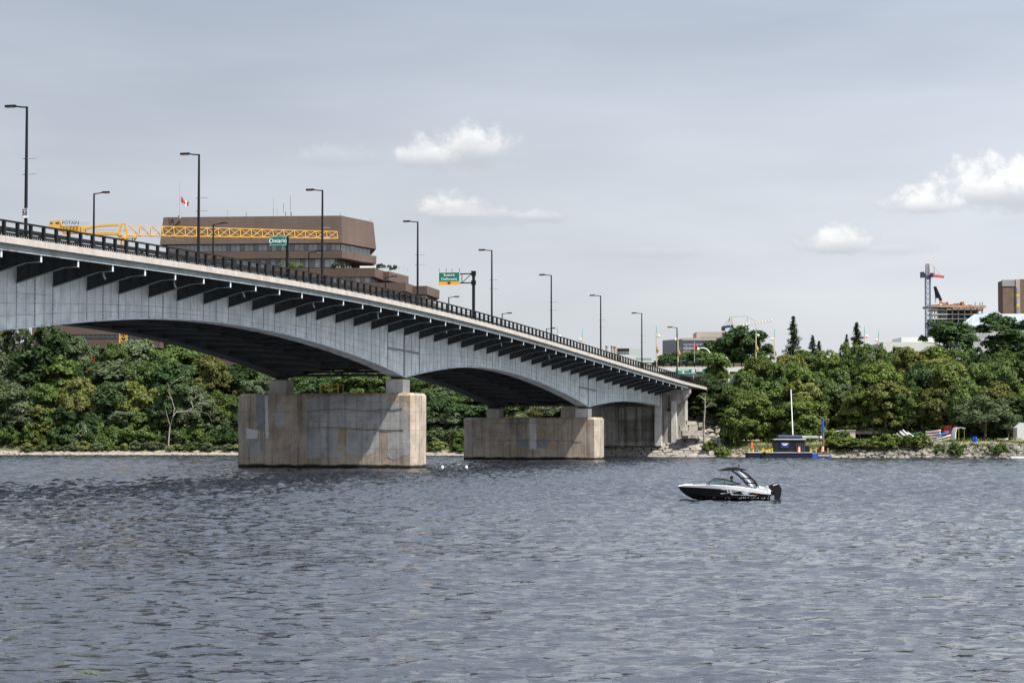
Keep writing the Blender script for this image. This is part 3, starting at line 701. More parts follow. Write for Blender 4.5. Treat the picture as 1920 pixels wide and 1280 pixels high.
# ------------------------------------------------------------------ street lamps on the bridge
LN = CAN - .45
def lamp_mesh(h, arm, brackets):
    d_ = {}
    d_['pole'] = MB().tube([(0,0,0), (0,0,h*.5), (0,0,h)], [.15,.13,.10], 8).mesh('pole', mt['black'])
    d_['arm'] = MB().tube([(0,0,h-.06), (0,arm*.55,h-.0), (0,arm,h+.08)], .065, 6).mesh('arm', mt['black'])
    hd = [(-.16,arm-.1),(.16,arm-.1),(.2,arm+.35),(.15,arm+.85),(-.15,arm+.85),(-.2,arm+.35)]
    d_['lamp_head'] = MB().prism([(x_,y_,h+.0) for x_,y_ in hd], [(x_*.8,y_,h+.2) for x_,y_ in hd]).mesh('lamp_head', mt['black'])
    d_['lens'] = MB().box(-.13,.13,arm+.12,arm+.72,h-.06,h-.002).mesh('lens', mt['lens'])
    d_['base_plate'] = MB().box(-.25,.25,-.25,.25,0,.12).mesh('base_plate', mt['black'])
    if brackets: d_['banner_bracket'] = MB().tube([(0,.35,0),(0,-.95,.02)], .035, 5).mesh('banner_bracket', mt['grey_metal'])
    return d_
NEARL, FARL = lamp_mesh(10.0, 1.15, True), lamp_mesh(8.9, 1.15, False)
def put_lamp(ms_, i, n, flip, h, label, grp, zoff=1.42):
    t = thing('street_lamp', label, 'street lamp', bw(i, n, T(i) + zoff), BROT + (pi if flip else 0), grp)
    inst(ms_['pole'], 'pole', t); inst(ms_['base_plate'], 'base_plate', t); inst(ms_['arm'], 'arm', t)
    hd = inst(ms_['lamp_head'], 'lamp_head', t); inst(ms_['lens'], 'lens', hd)
    if 'banner_bracket' in ms_:
        for z in (h - 5.65, h - 4.35): inst(ms_['banner_bracket'], 'banner_bracket', t, (0, 0, z))
    return t
tops = [31.6, 32.1, 32.4, 32.2, 31.4, 30.3, 29.2, 28.0, 27.0]
for k, i in enumerate([-17.28,-12.05,-6.88,-1.62,3.6,8.8,14.05,19.27,24.53]):
    h = tops[k] - T(i) - 1.42; ms_ = lamp_mesh(h, 1.15, True)
    put_lamp(ms_, i, LN, False, h, f'tall black lamp with banner brackets at the near railing, {ordinal(k)} from the left', 'street lamps along the near footway')
ftops = [33.1, 32.8, 32.0, 30.8, 29.7, 28.7, 27.4]
for k, i in enumerate([-6.64,-1.37,4.0,9.33,14.67,20.05,25.30]):
    h = ftops[k] - T(i) - 1.42
    put_lamp(lamp_mesh(h, 1.15, False), i, NF + .45, True, h, f'black lamp on the far bridge side, arm pointing right, {ordinal(k)} from the left', 'street lamps along the far footway')

# ------------------------------------------------------------------ lettering
def text_verts(txt, size, depth=.02, align='CENTER', sx=1.0, bold=0.0):
    cu = bpy.data.curves.new('lettering', 'FONT'); cu.body = txt; cu.size = size; cu.align_x = align; cu.align_y = 'CENTER'; cu.extrude = depth / 2; cu.offset = bold
    cu.resolution_u = 3
    o = bpy.data.objects.new('lettering', cu); COL.objects.link(o); dg = bpy.context.evaluated_depsgraph_get()
    me = o.evaluated_get(dg).to_mesh(); vs = [(v.co.x * sx, v.co.y, v.co.z) for v in me.vertices]; fs = [tuple(p_.vertices) for p_ in me.polygons]
    o.evaluated_get(dg).to_mesh_clear(); bpy.data.objects.remove(o); bpy.data.curves.remove(cu); return vs, fs
def lettering(txt, size, mat, parent, org, bold=0.012, sx=1.0, depth=.02, frame='bridge', name='lettering'):
    vs, fs = text_verts(txt, size, depth, sx=sx, bold=bold)
    if frame == 'bridge': vs = [(org[0] - z, org[1] - x_, org[2] + y_) for x_, y_, z in vs]
    else: vs = [(org[0] + x_, org[1] - z, org[2] + y_) for x_, y_, z in vs]
    return MB().add(vs, fs).build(name, mat, parent)
# speed limit plate on the first lamp
i = -17.28; zc = onplane(47, 400, bw(0, LN, 0), NV).z
sp = thing('speed_limit_sign', 'white speed limit plate reading 50 on the leftmost near lamp', 'road sign', bw(i, LN + .05, zc), BROT)
MB().box(-.24, -.21, -.24, .25, -.40, .40).build('plate', mt['white'], sp)
lettering('MAXIMUM', .10, mt['black'], sp, (-.255, 0, .29), .003); lettering('50', .46, mt['black'], sp, (-.255, 0, -.02), .012)
MB().box(-.25,-.245,-.225,.235,-.385,-.37).box(-.25,-.245,-.225,.235,.37,.385).box(-.25,-.245,-.225,-.21,-.37,.37).box(-.25,-.245,.22,.235,-.37,.37).build('border', mt['black'], sp)
# the province sign on its post
def bplane(px, py, n): 
    Q = onplane(px, py, bw(0, n, 0), NV); return (Q - P0).dot(DV) / L, Q.z
i, zt = bplane(539, 443, LN)
os_ = thing('province_sign', 'green sign reading Ontario on a black post above the bridge railing', 'road sign', bw(i, LN, 0), BROT)
MB().box(-.13, .13, -.13, .13, T(i) + 1.42, zt).build('post', mt['black'], os_)
s_ = (bw(i, LN, zt) - Vector((0,0,EYE))).length / F        # metres per photo pixel there
w, h = 32 * s_ / cos(TH), 17 * s_
bd = MB().box(-.22, -.15, .05, .05 + w, zt - h, zt).build('board', mt['green_sign'], os_)
b_ = .05
MB().box(-.235,-.222,.08,.10,zt-h+.03,zt-.03).box(-.235,-.222,w,w+.02,zt-h+.03,zt-.03).box(-.235,-.222,.101,w-.001,zt-h+.03,zt-h+.05).box(-.235,-.222,.101,w-.001,zt-.05,zt-.03).build('border', mt['white'], bd)
lettering('Ontario', h * .64, mt['white'], bd, (-.25, .05 + w / 2, zt - h / 2), .0)
# cantilever lane sign
i, zt = bplane(888, 510, LN)
gs_ = thing('overhead_sign', 'green and yellow lane sign reading Sussex Dalhousie hung from a black arm', 'road sign', bw(i, LN, 0), BROT)
s_ = (bw(i, LN, zt) - Vector((0,0,EYE))).length / F
MB().tube([(0,0,T(i)+1.42),(0,0,zt)], .22, 8).build('post', mt['black'], gs_)
MB().box(-.4,.4,-.4,.4,T(i)+1.42,T(i)+1.6).build('base_plate', mt['black'], gs_)
nl = lambda px: (888 - px) * s_ / cos(TH)
z_ = lambda py: zt - (py - 510) * s_
MB().beam((0,0,z_(513)), (0,nl(824),z_(513)), .16).beam((0,0,z_(530)), (0,nl(824),z_(530)), .16).build('arm', mt['black'], gs_)
MB().beam((0,nl(884),z_(513)), (0,nl(866),z_(530)), .09).beam((0,nl(866),z_(513)), (0,nl(866),z_(530)), .09).build('arm_brace', mt['black'], gs_)
MB().box(-.25,.25,-.3,.3,z_(517),z_(508)).box(-.25,.25,-.3,.3,z_(534),z_(526)).build('clamp', mt['black'], gs_)
y0, y1 = nl(863), nl(823)
bd = MB().box(-.32,-.22,y0,y1,z_(527),z_(509.5)).build('board', mt['green_sign'], gs_)
MB().box(-.325,-.22,y0,y1,z_(533.5),z_(527)-.004).build('lane_panel', mt['sign_yellow'], gs_)
MB().box(-.34,-.326,y0,y0+.05,z_(527),z_(509.5)).box(-.34,-.326,y1-.05,y1,z_(527),z_(509.5)).box(-.34,-.326,y0+.051,y1-.051,z_(510.2),z_(509.5)).build('border', mt['white'], bd)
ym = (y0 + y1) / 2
lettering('Sussex', 7.2 * s_, mt['white'], bd, (-.35, ym, z_(515)), .0, 1.12); lettering('Dalhousie', 7.2 * s_, mt['white'], bd, (-.35, ym, z_(522.6)), .0, 1.08)
ar = [(-1.0,.28),(-.25,.05),(-.25,.32),(.25,.32),(.25,.05),(1.0,.28),(0,-.34)]
MB().prism([(-.33, ym - x_*5*s_, z_(530)+y_*8*s_) for x_, y_ in ar], [(-.345, ym - x_*5*s_, z_(530)+y_*8*s_) for x_, y_ in ar]).build('lane_arrow', mt['black'], gs_)
for px in (824, 837.5, 848.5, 862.5): MB().box(-.3,-.22,nl(px)-.06,nl(px)+.06,z_(509.4),z_(502.5)).build('sign_light', mt['grey_metal'], gs_)

# ================================================================== BUILDINGS AND CRANES BEHIND
def S_(Y): return Y / F * 1.0                          # metres per photo pixel at distance Y (near the axis)
def gz(X, Y): return float(ground(np.array(float(X)), np.array(float(Y))))
# ---- brown terraced office building
BY = 650.0
bb = thing('terraced_office_building', 'brown stepped office building with long window bands behind the bridge', 'building', (0, 0, 0))
def foot(xl, xc, xr, Yc, yref, grow=0.0):
    """front-left, corner, right and back corners in plan"""
    A_ = at(xl, yref, Yc + 5); C_ = at(xc, yref, Yc); R_ = at(xr, yref, Yc + 20)
    return [Vector((A_.x - grow, A_.y - grow, 0)), Vector((C_.x + grow*.3, C_.y - grow, 0)), Vector((R_.x + grow, R_.y, 0)), Vector((R_.x + grow - 3, R_.y + 22, 0)), Vector((A_.x - grow, A_.y + 40, 0))]
def zat(py, Y): return at(640, py, Y).z
def slab(name, mat, xl, xc, xr, Yc, y0, y1, g0=0.0, g1=0.0):
    f0, f1 = foot(xl, xc, xr, Yc, y1, g1), foot(xl, xc, xr, Yc, y1, g0)
    zt, zb = zat(y0, Yc), zat(y1, Yc)
    return MB().prism([p_ + Vector((0,0,zb)) for p_ in f0], [p_ + Vector((0,0,zt)) for p_ in f1]).build(name, mat, bb)
def windows(xl, xc, xr, Yc, y0, y1, nf, nr, darkmask, inset=1.2):
    f_ = foot(xl, xc, xr, Yc, y1, -inset); zt, zb = zat(y0, Yc), zat(y1, Yc)
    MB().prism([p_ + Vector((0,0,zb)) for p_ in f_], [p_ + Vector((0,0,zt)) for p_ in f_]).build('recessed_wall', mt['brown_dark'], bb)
    for a, b_, n_, fr in ((f_[0], f_[1], nf, True), (f_[1], f_[2], nr, False)):
        d_ = b_ - a; nrm = Vector((d_.y, -d_.x, 0)).normalized()
        for k in range(n_):
            g_ = .03 if fr else .16
            p0_, p1_ = a + d_ * ((k + g_) / n_), a + d_ * ((k + 1 - g_) / n_); o1, o2 = nrm * .05, nrm * .25
            h0, h1 = zb + .25, zt - .15
            m_ = mt['glass_dark'] if (fr and darkmask(k / n_)) else mt['glass_grey']
            MB().prism([p0_ + o1 + Vector((0,0,h0)), p1_ + o1 + Vector((0,0,h0)), p1_ + o1 + Vector((0,0,h1)), p0_ + o1 + Vector((0,0,h1))], [p0_ + o2 + Vector((0,0,h0)), p1_ + o2 + Vector((0,0,h0)), p1_ + o2 + Vector((0,0,h1)), p0_ + o2 + Vector((0,0,h1))]).build('window', m_, bb)
slab('penthouse_wall', mt['brownwall'], 306, 640, 700, BY, 405, 456, 0, .9)
slab('roof_cap', mt['brown_dark'], 306, 640, 700, BY, 404.2, 405.1, -.2, -.2)
windows(306, 640, 700, BY, 456, 470, 38, 22, lambda f_: (int(f_ * 38) * 7) % 11 < 4 and f_ > .3)
slab('parapet', mt['brownwall'], 304, 641, 703, BY, 470, 484, .5, .4)
windows(304, 630, 668, BY, 484, 502, 34, 6, lambda f_: (int(f_ * 34) * 5) % 9 < 3, 1.6)
slab('terrace_parapet', mt['brownwall'], 330, 702, 726, BY - 4, 502, 519, .5, .3)
windows(330, 695, 722, BY - 4, 519, 531, 40, 12, lambda f_: (int(f_ * 40) * 7) % 5 < 3, 1.2)
slab('terrace_parapet', mt['brownwall'], 600, 729, 764, BY + 8, 509, 526, .4, .3)
slab('terrace_parapet', mt['brownwall'], 330, 760, 782, BY - 8, 530, 546, .5, .3)
windows(330, 758, 781, BY - 8, 546, 553, 40, 12, lambda f_: True, 1.0)
slab('terrace_parapet', mt['brownwall'], 640, 800, 822, BY + 2, 536, 552, .4, .3)
windows(640, 798, 818, BY + 2, 552, 562, 16, 14, lambda f_: False, 1.0)
slab('lower_floors', mt['brownwall'], 60, 800, 820, BY, 562, 620, 0, 0)
slab('lower_terrace', mt['brownwall'], 60, 420, 440, BY - 22, 611, 626, 0, 0)
windows(62, 418, 436, BY - 22, 626, 635, 40, 4, lambda f_: True, .6)
slab('lower_terrace', mt['brownwall'], 150, 300, 320, BY - 26, 635, 652, 0, 0)
slab('base_floors', mt['brown_dark'], 60, 800, 820, BY - 8, 620, 720, 0, 0)
MB().box(*[at(672,495,BY+4).x, at(708,495,BY+4).x], BY+10, BY+16, zat(502,BY), zat(494,BY)).build('roof_hut', mt['white'], bb)
tr_ = MB()
for k in range(9):
    a = at(700 + k * 8, 502 + k * .9, BY + 9); tr_.beam(a, a + Vector((0,0,1.1)), .08)
tr_.beam(at(700,501,BY+9) + Vector((0,0,1)), at(764,508,BY+9) + Vector((0,0,1)), .08); tr_.build('terrace_railing', mt['grey_metal'], bb)
for px, y0, y1, r_ in ((427,395,406,.08),(462,398,405,.15),(513,370,404,.05),(513,390,404,.12),(520,392,404,.08),(532,381,398,.12),(536,397,404,.22),(545,366,404,.12),(547,397,404,.2),(638,398,406,.1),(695,412,417,.15),(337,404,408,.5)):
    MB().tube([at(px, y1 + 1, BY + 3), at(px, y0, BY + 3)], r_, 5).build('antenna', mt['grey_metal'], bb)
# planting on the terraces
def leaf_quads(pts, nrm, size, rng, stretch=1.0):
    n = len(pts); nrm = nrm / (np.linalg.norm(nrm, axis=1, keepdims=True) + 1e-9)
    a = rng.normal(size=(n, 3)); t1 = np.cross(nrm, a); t1 /= (np.linalg.norm(t1, axis=1, keepdims=True) + 1e-9); t2 = np.cross(nrm, t1)
    s = (size * rng.uniform(.6, 1.3, n))[:, None]
    q4 = np.stack([pts - t1*s, pts - t2*s*.62*stretch, pts + t1*s, pts + t2*s*.62*stretch], 1)
    return q4.reshape(-1, 3)
def quad_mesh(name, co_, mat):
    co_ = np.ascontiguousarray(co_, dtype=np.float32); n = len(co_) // 4; me = bpy.data.meshes.new(name)
    me.vertices.add(len(co_)); me.vertices.foreach_set('co', co_.ravel())
    me.loops.add(len(co_)); me.loops.foreach_set('vertex_index', np.arange(len(co_), dtype=np.int32))
    me.polygons.add(n); me.polygons.foreach_set('loop_start', np.arange(0, len(co_), 4, dtype=np.int32)); me.update(calc_edges=True)
    me.materials.append(mat); return me
def clump_cloud(rng, centers, radii, per, size, up=.35, stretch=1.0, ctr=None):
    out = []
    for c_, r_ in zip(centers, radii):
        n = int(per * (r_ / np.mean(radii)) ** 1.6) + 8
        d_ = rng.normal(size=(n, 3)); d_ /= np.linalg.norm(d_, axis=1, keepdims=True); d_[:, 2] = np.where(d_[:, 2] < -.35, -d_[:, 2], d_[:, 2])
        pts = np.array(c_) + d_ * (r_ * rng.uniform(.55, 1.12, n))[:, None]
        cd = 0 if ctr is None else (pts - np.array(ctr)) / (np.linalg.norm(pts - np.array(ctr), axis=1, keepdims=True) + .1) * .5
        out.append(leaf_quads(pts, d_ + cd + rng.normal(size=(n, 3)) * .62 + np.array([0, 0, up]), size, rng, stretch))
    return np.concatenate(out)
for k, (px, py, w) in enumerate(((548, 500, 40), (632, 501, 30), (718, 502, 18), (735, 504, 12))):
    rng = np.random.default_rng(90 + k); c_ = at(px, py, BY - 6); n = max(4, w // 4)
    cs = [(c_.x + rng.uniform(-.5, .5) * w * .16, c_.y + rng.uniform(-.6, .6), c_.z + rng.uniform(-.2, .6)) for _ in range(n)]
    o = inst(quad_mesh('terrace_shrub', clump_cloud(rng, cs, np.full(n, .7), 50, .28), LEAF['bright' if k == 0 else 'dark']), 'terrace_shrub')
    tag(o, ['yellow-green shrubs on the brown building terrace beside the province sign post','dark shrubs on the brown building terrace beside a near lamp','round dark shrub at the right end of the brown terrace','small dark shrub at the far right terrace edge'][k], 'shrub')
# flag on the roof
def flag(name, label, px, ytop, ybase, Y, corners, stripes):
    t = thing(name, label, 'flag', at(px, ybase, Y)); o_ = at(px, ybase, Y)
    MB().tube([Vector((0,0,-.3)), at(px, ytop, Y) - o_], [.09, .05], 6).build('flagpole', mt['grey_metal'], t)
    P = [at(x_, y_, Y) - o_ for x_, y_ in corners]            # top-left, top-right, bottom-right, bottom-left
    N_ = 18
    for nm, m_, f0, f1, v0, v1 in stripes:
        mb = MB(); vs = []; fs = []
        for k in range(N_ + 1):
            f_ = lerp(f0, f1, k / N_)
            for vv in (v0, v1):
                p_ = P[0].lerp(P[1], f_).lerp(P[3].lerp(P[2], f_), vv); p_ = p_ + Vector((0, .35 * sin(f_ * 9) , .18 * sin(f_ * 7 + 1))); vs.append(p_)
        n_ = len(vs); vs += [p_ + Vector((0, .03, 0)) for p_ in vs]
        for k in range(N_):
            a = 2 * k; fs += [(a, a+1, a+3, a+2), (n_+a, n_+a+2, n_+a+3, n_+a+1), (a, a+2, n_+a+2, n_+a), (a+1, n_+a+1, n_+a+3, a+3)]
        mb.add(vs, fs).build(nm, m_, t)
    return t, P
fl, P = flag('national_flag', 'red and white maple leaf flag at half mast on the brown building', 337, 340, 408, BY + 2, [(339,369),(354,380),(353,388),(339,380)],
     [('red_bar', mt['red'], 0, .27, 0, 1), ('white_field', mt['white'], .27, .73, 0, 1), ('red_bar', mt['red'], .73, 1, 0, 1)])
ml = [(0,.5),(.1,.28),(.22,.33),(.17,.06),(.33,.2),(.36,.12),(.5,.14),(.44,-.02),(.5,-.06),(.22,-.26),(.25,-.36),(.03,-.33),(.03,-.5),(-.03,-.5),(-.03,-.33),(-.25,-.36),(-.22,-.26),(-.5,-.06),(-.44,-.02),(-.5,.14),(-.36,.12),(-.33,.2),(-.17,.06),(-.22,.33),(-.1,.28)]
cc = (P[0] + P[1] + P[2] + P[3]) / 4 + Vector((0, -.5, 0)); u_ = (P[1] - P[0]) * .36; v_ = (P[0] - P[3]) * .8
MB().prism([cc + u_ * a + v_ * b_ for a, b_ in ml], [cc + u_ * a + v_ * b_ + Vector((0, .04, 0)) for a, b_ in ml]).build('maple_leaf', mt['red'], fl)

# ---- lattice helper
def lattice(mb, a, b_, w0, h0, w1, h1, n, r, tri=False, side=None):
    a, b_ = Vector(a), Vector(b_); t = (b_ - a).normalized()
    sd = side or t.cross(Vector((0,0,1))).normalized(); up2 = sd.cross(t).normalized()
    def cs(f_):
        c_ = a.lerp(b_, f_); w, h = lerp(w0, w1, f_), lerp(h0, h1, f_)
        if tri: return [c_ - sd*w/2 - up2*h/2, c_ + sd*w/2 - up2*h/2, c_ + up2*h/2]
        return [c_ - sd*w/2 - up2*h/2, c_ + sd*w/2 - up2*h/2, c_ + sd*w/2 + up2*h/2, c_ - sd*w/2 + up2*h/2]
    K = 3 if tri else 4
    for q_ in range(K): mb.beam(cs(0)[q_], cs(1)[q_], r * 1.5)
    for k in range(n):
        A_, C_ = cs(k / n), cs((k + 1) / n)
        for q_ in range(K):
            q2 = (q_ + 1) % K
            mb.beam(A_[q_], C_[q2], r); mb.beam(C_[q_], C_[q2], r)
            if tri and q_ > 0: mb.beam(C_[q_ if q_ < 2 else 0], A_[2], r)
    return mb
# ---- yellow tower crane
YC = 600.0; ct = at(233, 434, YC); cb = gz(ct.x, YC)
yc = thing('tower_crane', 'yellow tower crane with long lattice jib in front of the brown building', 'crane', (ct.x, YC, cb))
O = Vector((ct.x, YC, cb))
lattice(MB(), (0,0,0), (0,0,at(233,446,YC).z - cb), 1.9, 1.9, 1.9, 1.9, 16, .13, side=Vector((1,0,0))).build('mast', mt['yellow'], yc)
W_ = lambda px, py, Y=YC: at(px, py, Y) - O
jl, je = W_(241, 432), W_(632, 440.5, 622)
lattice(MB(), jl, je, 2.2, 2.9, 1.6, 2.0, 19, .15, True).build('jib', mt['yellow'], yc)
MB().tube([W_(231,449), W_(231,441)], .95, 10).build('slewing_ring', mt['yellow'], yc)
th = MB(); 
for x0, x1 in ((222,227),(240,233)): th.beam(W_(x0,444), W_(x1,420), .55)
th.beam(W_(222,432), W_(240,432), .35).beam(W_(226,420), W_(236,420), .5).beam(W_(222,444), W_(241,444), .7); th.build('tower_head', mt['yellow'], yc)
MB().box(W_(243,446).x, W_(249,446).x, -1.2, .6, W_(243,452).z, W_(243,445).z).build('cab', mt['grey_metal'], yc)
MB().box(W_(250,440).x, W_(256,440).x, -1, 1, W_(243,447).z, W_(243,442).z).beam(W_(253,447), W_(253,455), .5).build('trolley', mt['yellow'], yc)
def pb(mb, x0, x1, y0, y1, d0, d1, Y=YC): return mb.box(W_(x0,y0,Y).x, W_(x1,y0,Y).x, d0, d1, W_(x0,y1,Y).z, W_(x0,y0,Y).z)
cj = MB(); pts = [(160,426),(190,421),(222,420),(222,424),(190,425),(160,430)]
cj.prism([W_(*p_) + Vector((0,-.7,0)) for p_ in pts], [W_(*p_) + Vector((0,.7,0)) for p_ in pts]); pb(cj, 160, 224, 436, 441, -.8, .8); cj.build('counter_jib', mt['yellow'], yc)
hs = MB(); pts = [(92,428),(95,415),(115,413.5),(118,430),(115,434)]
hs.prism([W_(*p_) + Vector((0,-1.3,0)) for p_ in pts], [W_(*p_) + Vector((0,1.3,0)) for p_ in pts]); hs.build('machinery_house', mt['yellow'], yc)
pb(MB(), 96, 101, 417.5, 421, -1.34, -1.31).build('window', mt['glass_dark'], yc); pb(MB(), 106, 113, 417, 421, -1.34, -1.31).build('window', mt['glass_dark'], yc)
pb(MB(), 118, 160, 425, 438, -1.2, 1.2).build('counterweight', mt['yellow'], yc)
for k in range(6): pb(MB(), 120 + k*6.5, 121 + k*6.5, 427, 436, -1.26, -1.201).build('ballast_joint', mt['brown_dark'], yc)
fr_ = MB()
for a, b_ in (((118.5,414),(150,414)),((118.5,424.6),(150,424.6)),((118.5,414),(118.5,425)),((150,414),(150,425))): fr_.beam(W_(*a) + Vector((0,-1.6,0)), W_(*b_) + Vector((0,-1.6,0)), .12)
bd = fr_.build('board_frame', mt['grey_metal'], yc)
c_ = W_(134.2, 419.2); lettering('POTAIN', 1.30, mt['navy'], bd, (c_.x, -1.58, c_.z), .012, 1.0, .04, 'world')
rl_ = MB()
for k in range(6): rl_.beam(W_(150 + k*3.2, 424), W_(150 + k*3.2, 416.5), .07)
rl_.beam(W_(150,417), W_(166,417), .07).beam(W_(150,420.5), W_(166,420.5), .07).build('guard_rail', mt['grey_metal'], yc)
wk = MB()
for k in range(14): wk.beam(W_(164 + k*4.2, 436), W_(164 + k*4.2, 431), .06)
wk.beam(W_(164,431), W_(219,431), .06).build('walkway_rail', mt['yellow'], yc)
for k in range(2): MB().beam(W_(256, 440 + k), W_(305 + 40*k, 448 + k*3), .04).build('hoist_rope', mt['grey_metal'], yc)

# ---- generic boxy building with rows of windows
def boxb(name, label, px0, px1, py0, Y, dep, mat, rows=(), nwin=0, wmat='glass_dark', right=0.0, pyb=None):
    a, b_ = at(px0, py0, Y), at(px1, py0, Y); z0 = gz(a.x, Y) - 2 if pyb is None else at(px0, pyb, Y).z
    t = thing(name, label, 'building', (a.x, Y, z0)); w = b_.x - a.x; h = a.z - z0
    MB().box(0, w, 0, dep, 0, h).build('wall', mat, t)
    for y0, y1 in rows:
        zz0, zz1 = at(px0, y1, Y).z - z0, at(px0, y0, Y).z - z0
        for k in range(nwin):
            MB().box(w*(k+.08)/nwin, w*(k+.92)/nwin, -.08, .3, zz0, zz1).build('window', mt[wmat], t)
    return t, w, h, z0
beige = M('beige_precast', (.30,.26,.22), .85, .1, .1); pale = M('pale_mint_render', (.33,.38,.35), .8, .06, .1); offw = M('off_white_render', (.42,.42,.40), .8, .06, .1)
grey_side = M('grey_side_wall', (.20,.20,.21), .85, .1, .1); brick = M('brown_brick', (.115,.08,.058), .9, .2, .5)
t, w, h, z0 = boxb('office_block', 'grey-beige office block with blue window bands behind the overpass', 1281, 1372, 635, 820, 30, beige, ((637.5,644),(646,650.5),(654,657),(661,664.5),(667,670.5),(674,677)), 14, 'glass_blue')
MB().box(-.5, w + .5, -.5, .2, h - .6, h + .3).build('roof_edge', beige, t)
pw = at(1306,622,826); MB().box(pw.x - t.location.x, at(1366,622,826).x - t.location.x, 6, 22, h - .2, pw.z - z0).build('roof_penthouse', beige, t)
MB().box(at(1313,633,826).x - t.location.x, at(1366,633,826).x - t.location.x, 5.6, 5.95, at(1313,637,826).z - z0 + .3, at(1313,632.5,826).z - z0).build('penthouse_window', mt['glass_blue'], t)
MB().prism([(-.1,0,0),(-.1,30,0),(-7,14,0)], [(-.1,0,h),(-.1,30,h),(-7,14,h)]).build('side_wing', grey_side, t)
boxb('mint_building', 'pale mint rooftop of a low building beyond the railing', 1178, 1203, 653, 760, 20, pale, ((671,673),), 5, 'glass_grey')
t, w, h, z0 = boxb('plant_building', 'white building with dark louvre bank beyond the bridge railing', 1158, 1180, 652, 740, 16, offw, ((661,664),), 4)
for k in range(4): MB().box(w*(k+.06)/4, w*(k+.94)/4, -.3, .5, at(1158,659,740).z - z0, at(1158,653,740).z - z0).build('louvre', mt['black'], t)
boxb('low_white_building', 'long low white building partly hidden by the bridge railing', 1163, 1192, 665, 735, 14, offw)
boxb('teal_roof_building', 'low pale building with teal roof between two near lamps', 1190, 1222, 669, 770, 18, pale, ((671,674),), 7, 'glass_grey')
for k, (px, y0) in enumerate(((1138,648),(1148,648),(1153.5,649))):
    c_ = at(px, y0, 730); z0 = gz(c_.x, 730); t = MB().tube([(0,0,0),(0,0,c_.z - z0 - .4)], [.55,.5], 8).tube([(0,0,c_.z-z0-.4),(0,0,c_.z-z0)], [.62,.62], 8).build('roof_chimney', beige, None, (c_.x, 730, z0))
    tag(t, f'beige chimney stack beyond the bridge railing, {ordinal(k)} from the left of three', 'chimney', 'beige chimney stacks')
t, w, h, z0 = boxb('long_white_hall', 'long white flat-roofed hall above the trees left of the construction tower', 1656, 1790, 641, 640, 30, offw)
a = at(1690, 632, 646); MB().box(a.x - t.location.x, at(1752,632,646).x - t.location.x, 6, 22, h - .1, a.z - z0).build('roof_storey', M('grey_cladding', (.45,.46,.42), .7, .06, .1), t)
# ---- glass pyramid roof building
gp = thing('glass_roof_building', 'large building with sloping pale glass roof at the right edge', 'building', at(1830, 690, 700))
O = Vector(gp.location); Wg = lambda px, py, Y: at(px, py, Y) - O
glassm = M('pale_roof_glass', (.24,.28,.30), .15, .08, .08, spec=.8); frame_m = M('pale_glazing_bar', (.45,.47,.47), .5, .05, .2); stonew = M('grey_block_wall', (.30,.31,.30), .9, .25, .6)
A_, B_, C_, D_ = Wg(1806,606,690), Wg(1828,590,700), Wg(1990,588,700), Wg(1822,611,684); E_ = Wg(1990,611,684)
MB().add([D_, E_, C_, B_, A_, Wg(1806,606,740), Wg(1990,606,740)], [(0,1,2,3), (0,3,4), (4,3,5), (3,2,6,5)]).build('glass_roof', glassm, gp)
gb_ = MB()
for k in range(9):
    f_ = k / 8; gb_.beam(D_.lerp(E_, f_) + Vector((0,-.15,0)), B_.lerp(C_, min(1, f_ + .18)) + Vector((0,-.15,0)), .14); gb_.beam(D_.lerp(E_, f_) + Vector((0,-.15,0)), B_.lerp(C_, max(0, f_ - .18)) + Vector((0,-.15,0)), .14)
gb_.beam(B_, C_, .35).beam(D_, E_, .4).beam(D_, B_, .3).beam(A_, B_, .3); gb_.build('glazing_bars', frame_m, gp)
MB().prism([D_ + Vector((0,.2,-24)), E_ + Vector((0,.2,-24)), E_ + Vector((0,40,-24)), Wg(1806,606,740) + Vector((0,0,-24)), A_ + Vector((0,0,-24))], [D_ + Vector((0,.2,-.05)), E_ + Vector((0,.2,-.05)), E_ + Vector((0,40,-.05)), Wg(1806,606,740), A_ + Vector((0,0,-.05))]).build('block_wall', stonew, gp)
MB().tube([Wg(1868,590,704), Wg(1871,585.5,704), Wg(1876,590,704)], .35, 6).build('roof_cowl', mt['grey_metal'], gp)
# ---- brown apartment tower
t, w, h, z0 = boxb('brick_tower', 'brown brick apartment tower at the right edge of the skyline', 1880, 1906, 526, 900, 9, brick)
MB().box(-.2, w + .2, -.25, 1, h - 2.4, h + .3).build('roof_band', grey_side, t)
b1_ = at(1906.2,524,898).x - t.location.x; b2_ = at(1913.8,524,898).x - t.location.x
MB().box(b1_, b2_, -.6, 12, 0, h + .5).build('window_bay', beige, t)
for k in range(6):
    zt_ = h - 2.8 - k * 4.3; MB().box(b1_ + .3, b2_ - .3, -.8, -.55, zt_ - 2.4, zt_).build('window', mt['glass_grey'], t); MB().box(b1_ + .3, b2_ - .3, -.75, -.55, zt_ - 4.1, zt_ - 2.5).build('balcony_panel', mt['yellow_rail'], t)
MB().box(b2_ + .02, b2_ + 14, 0, 30, 0, h + .6).build('wall', brick, t)
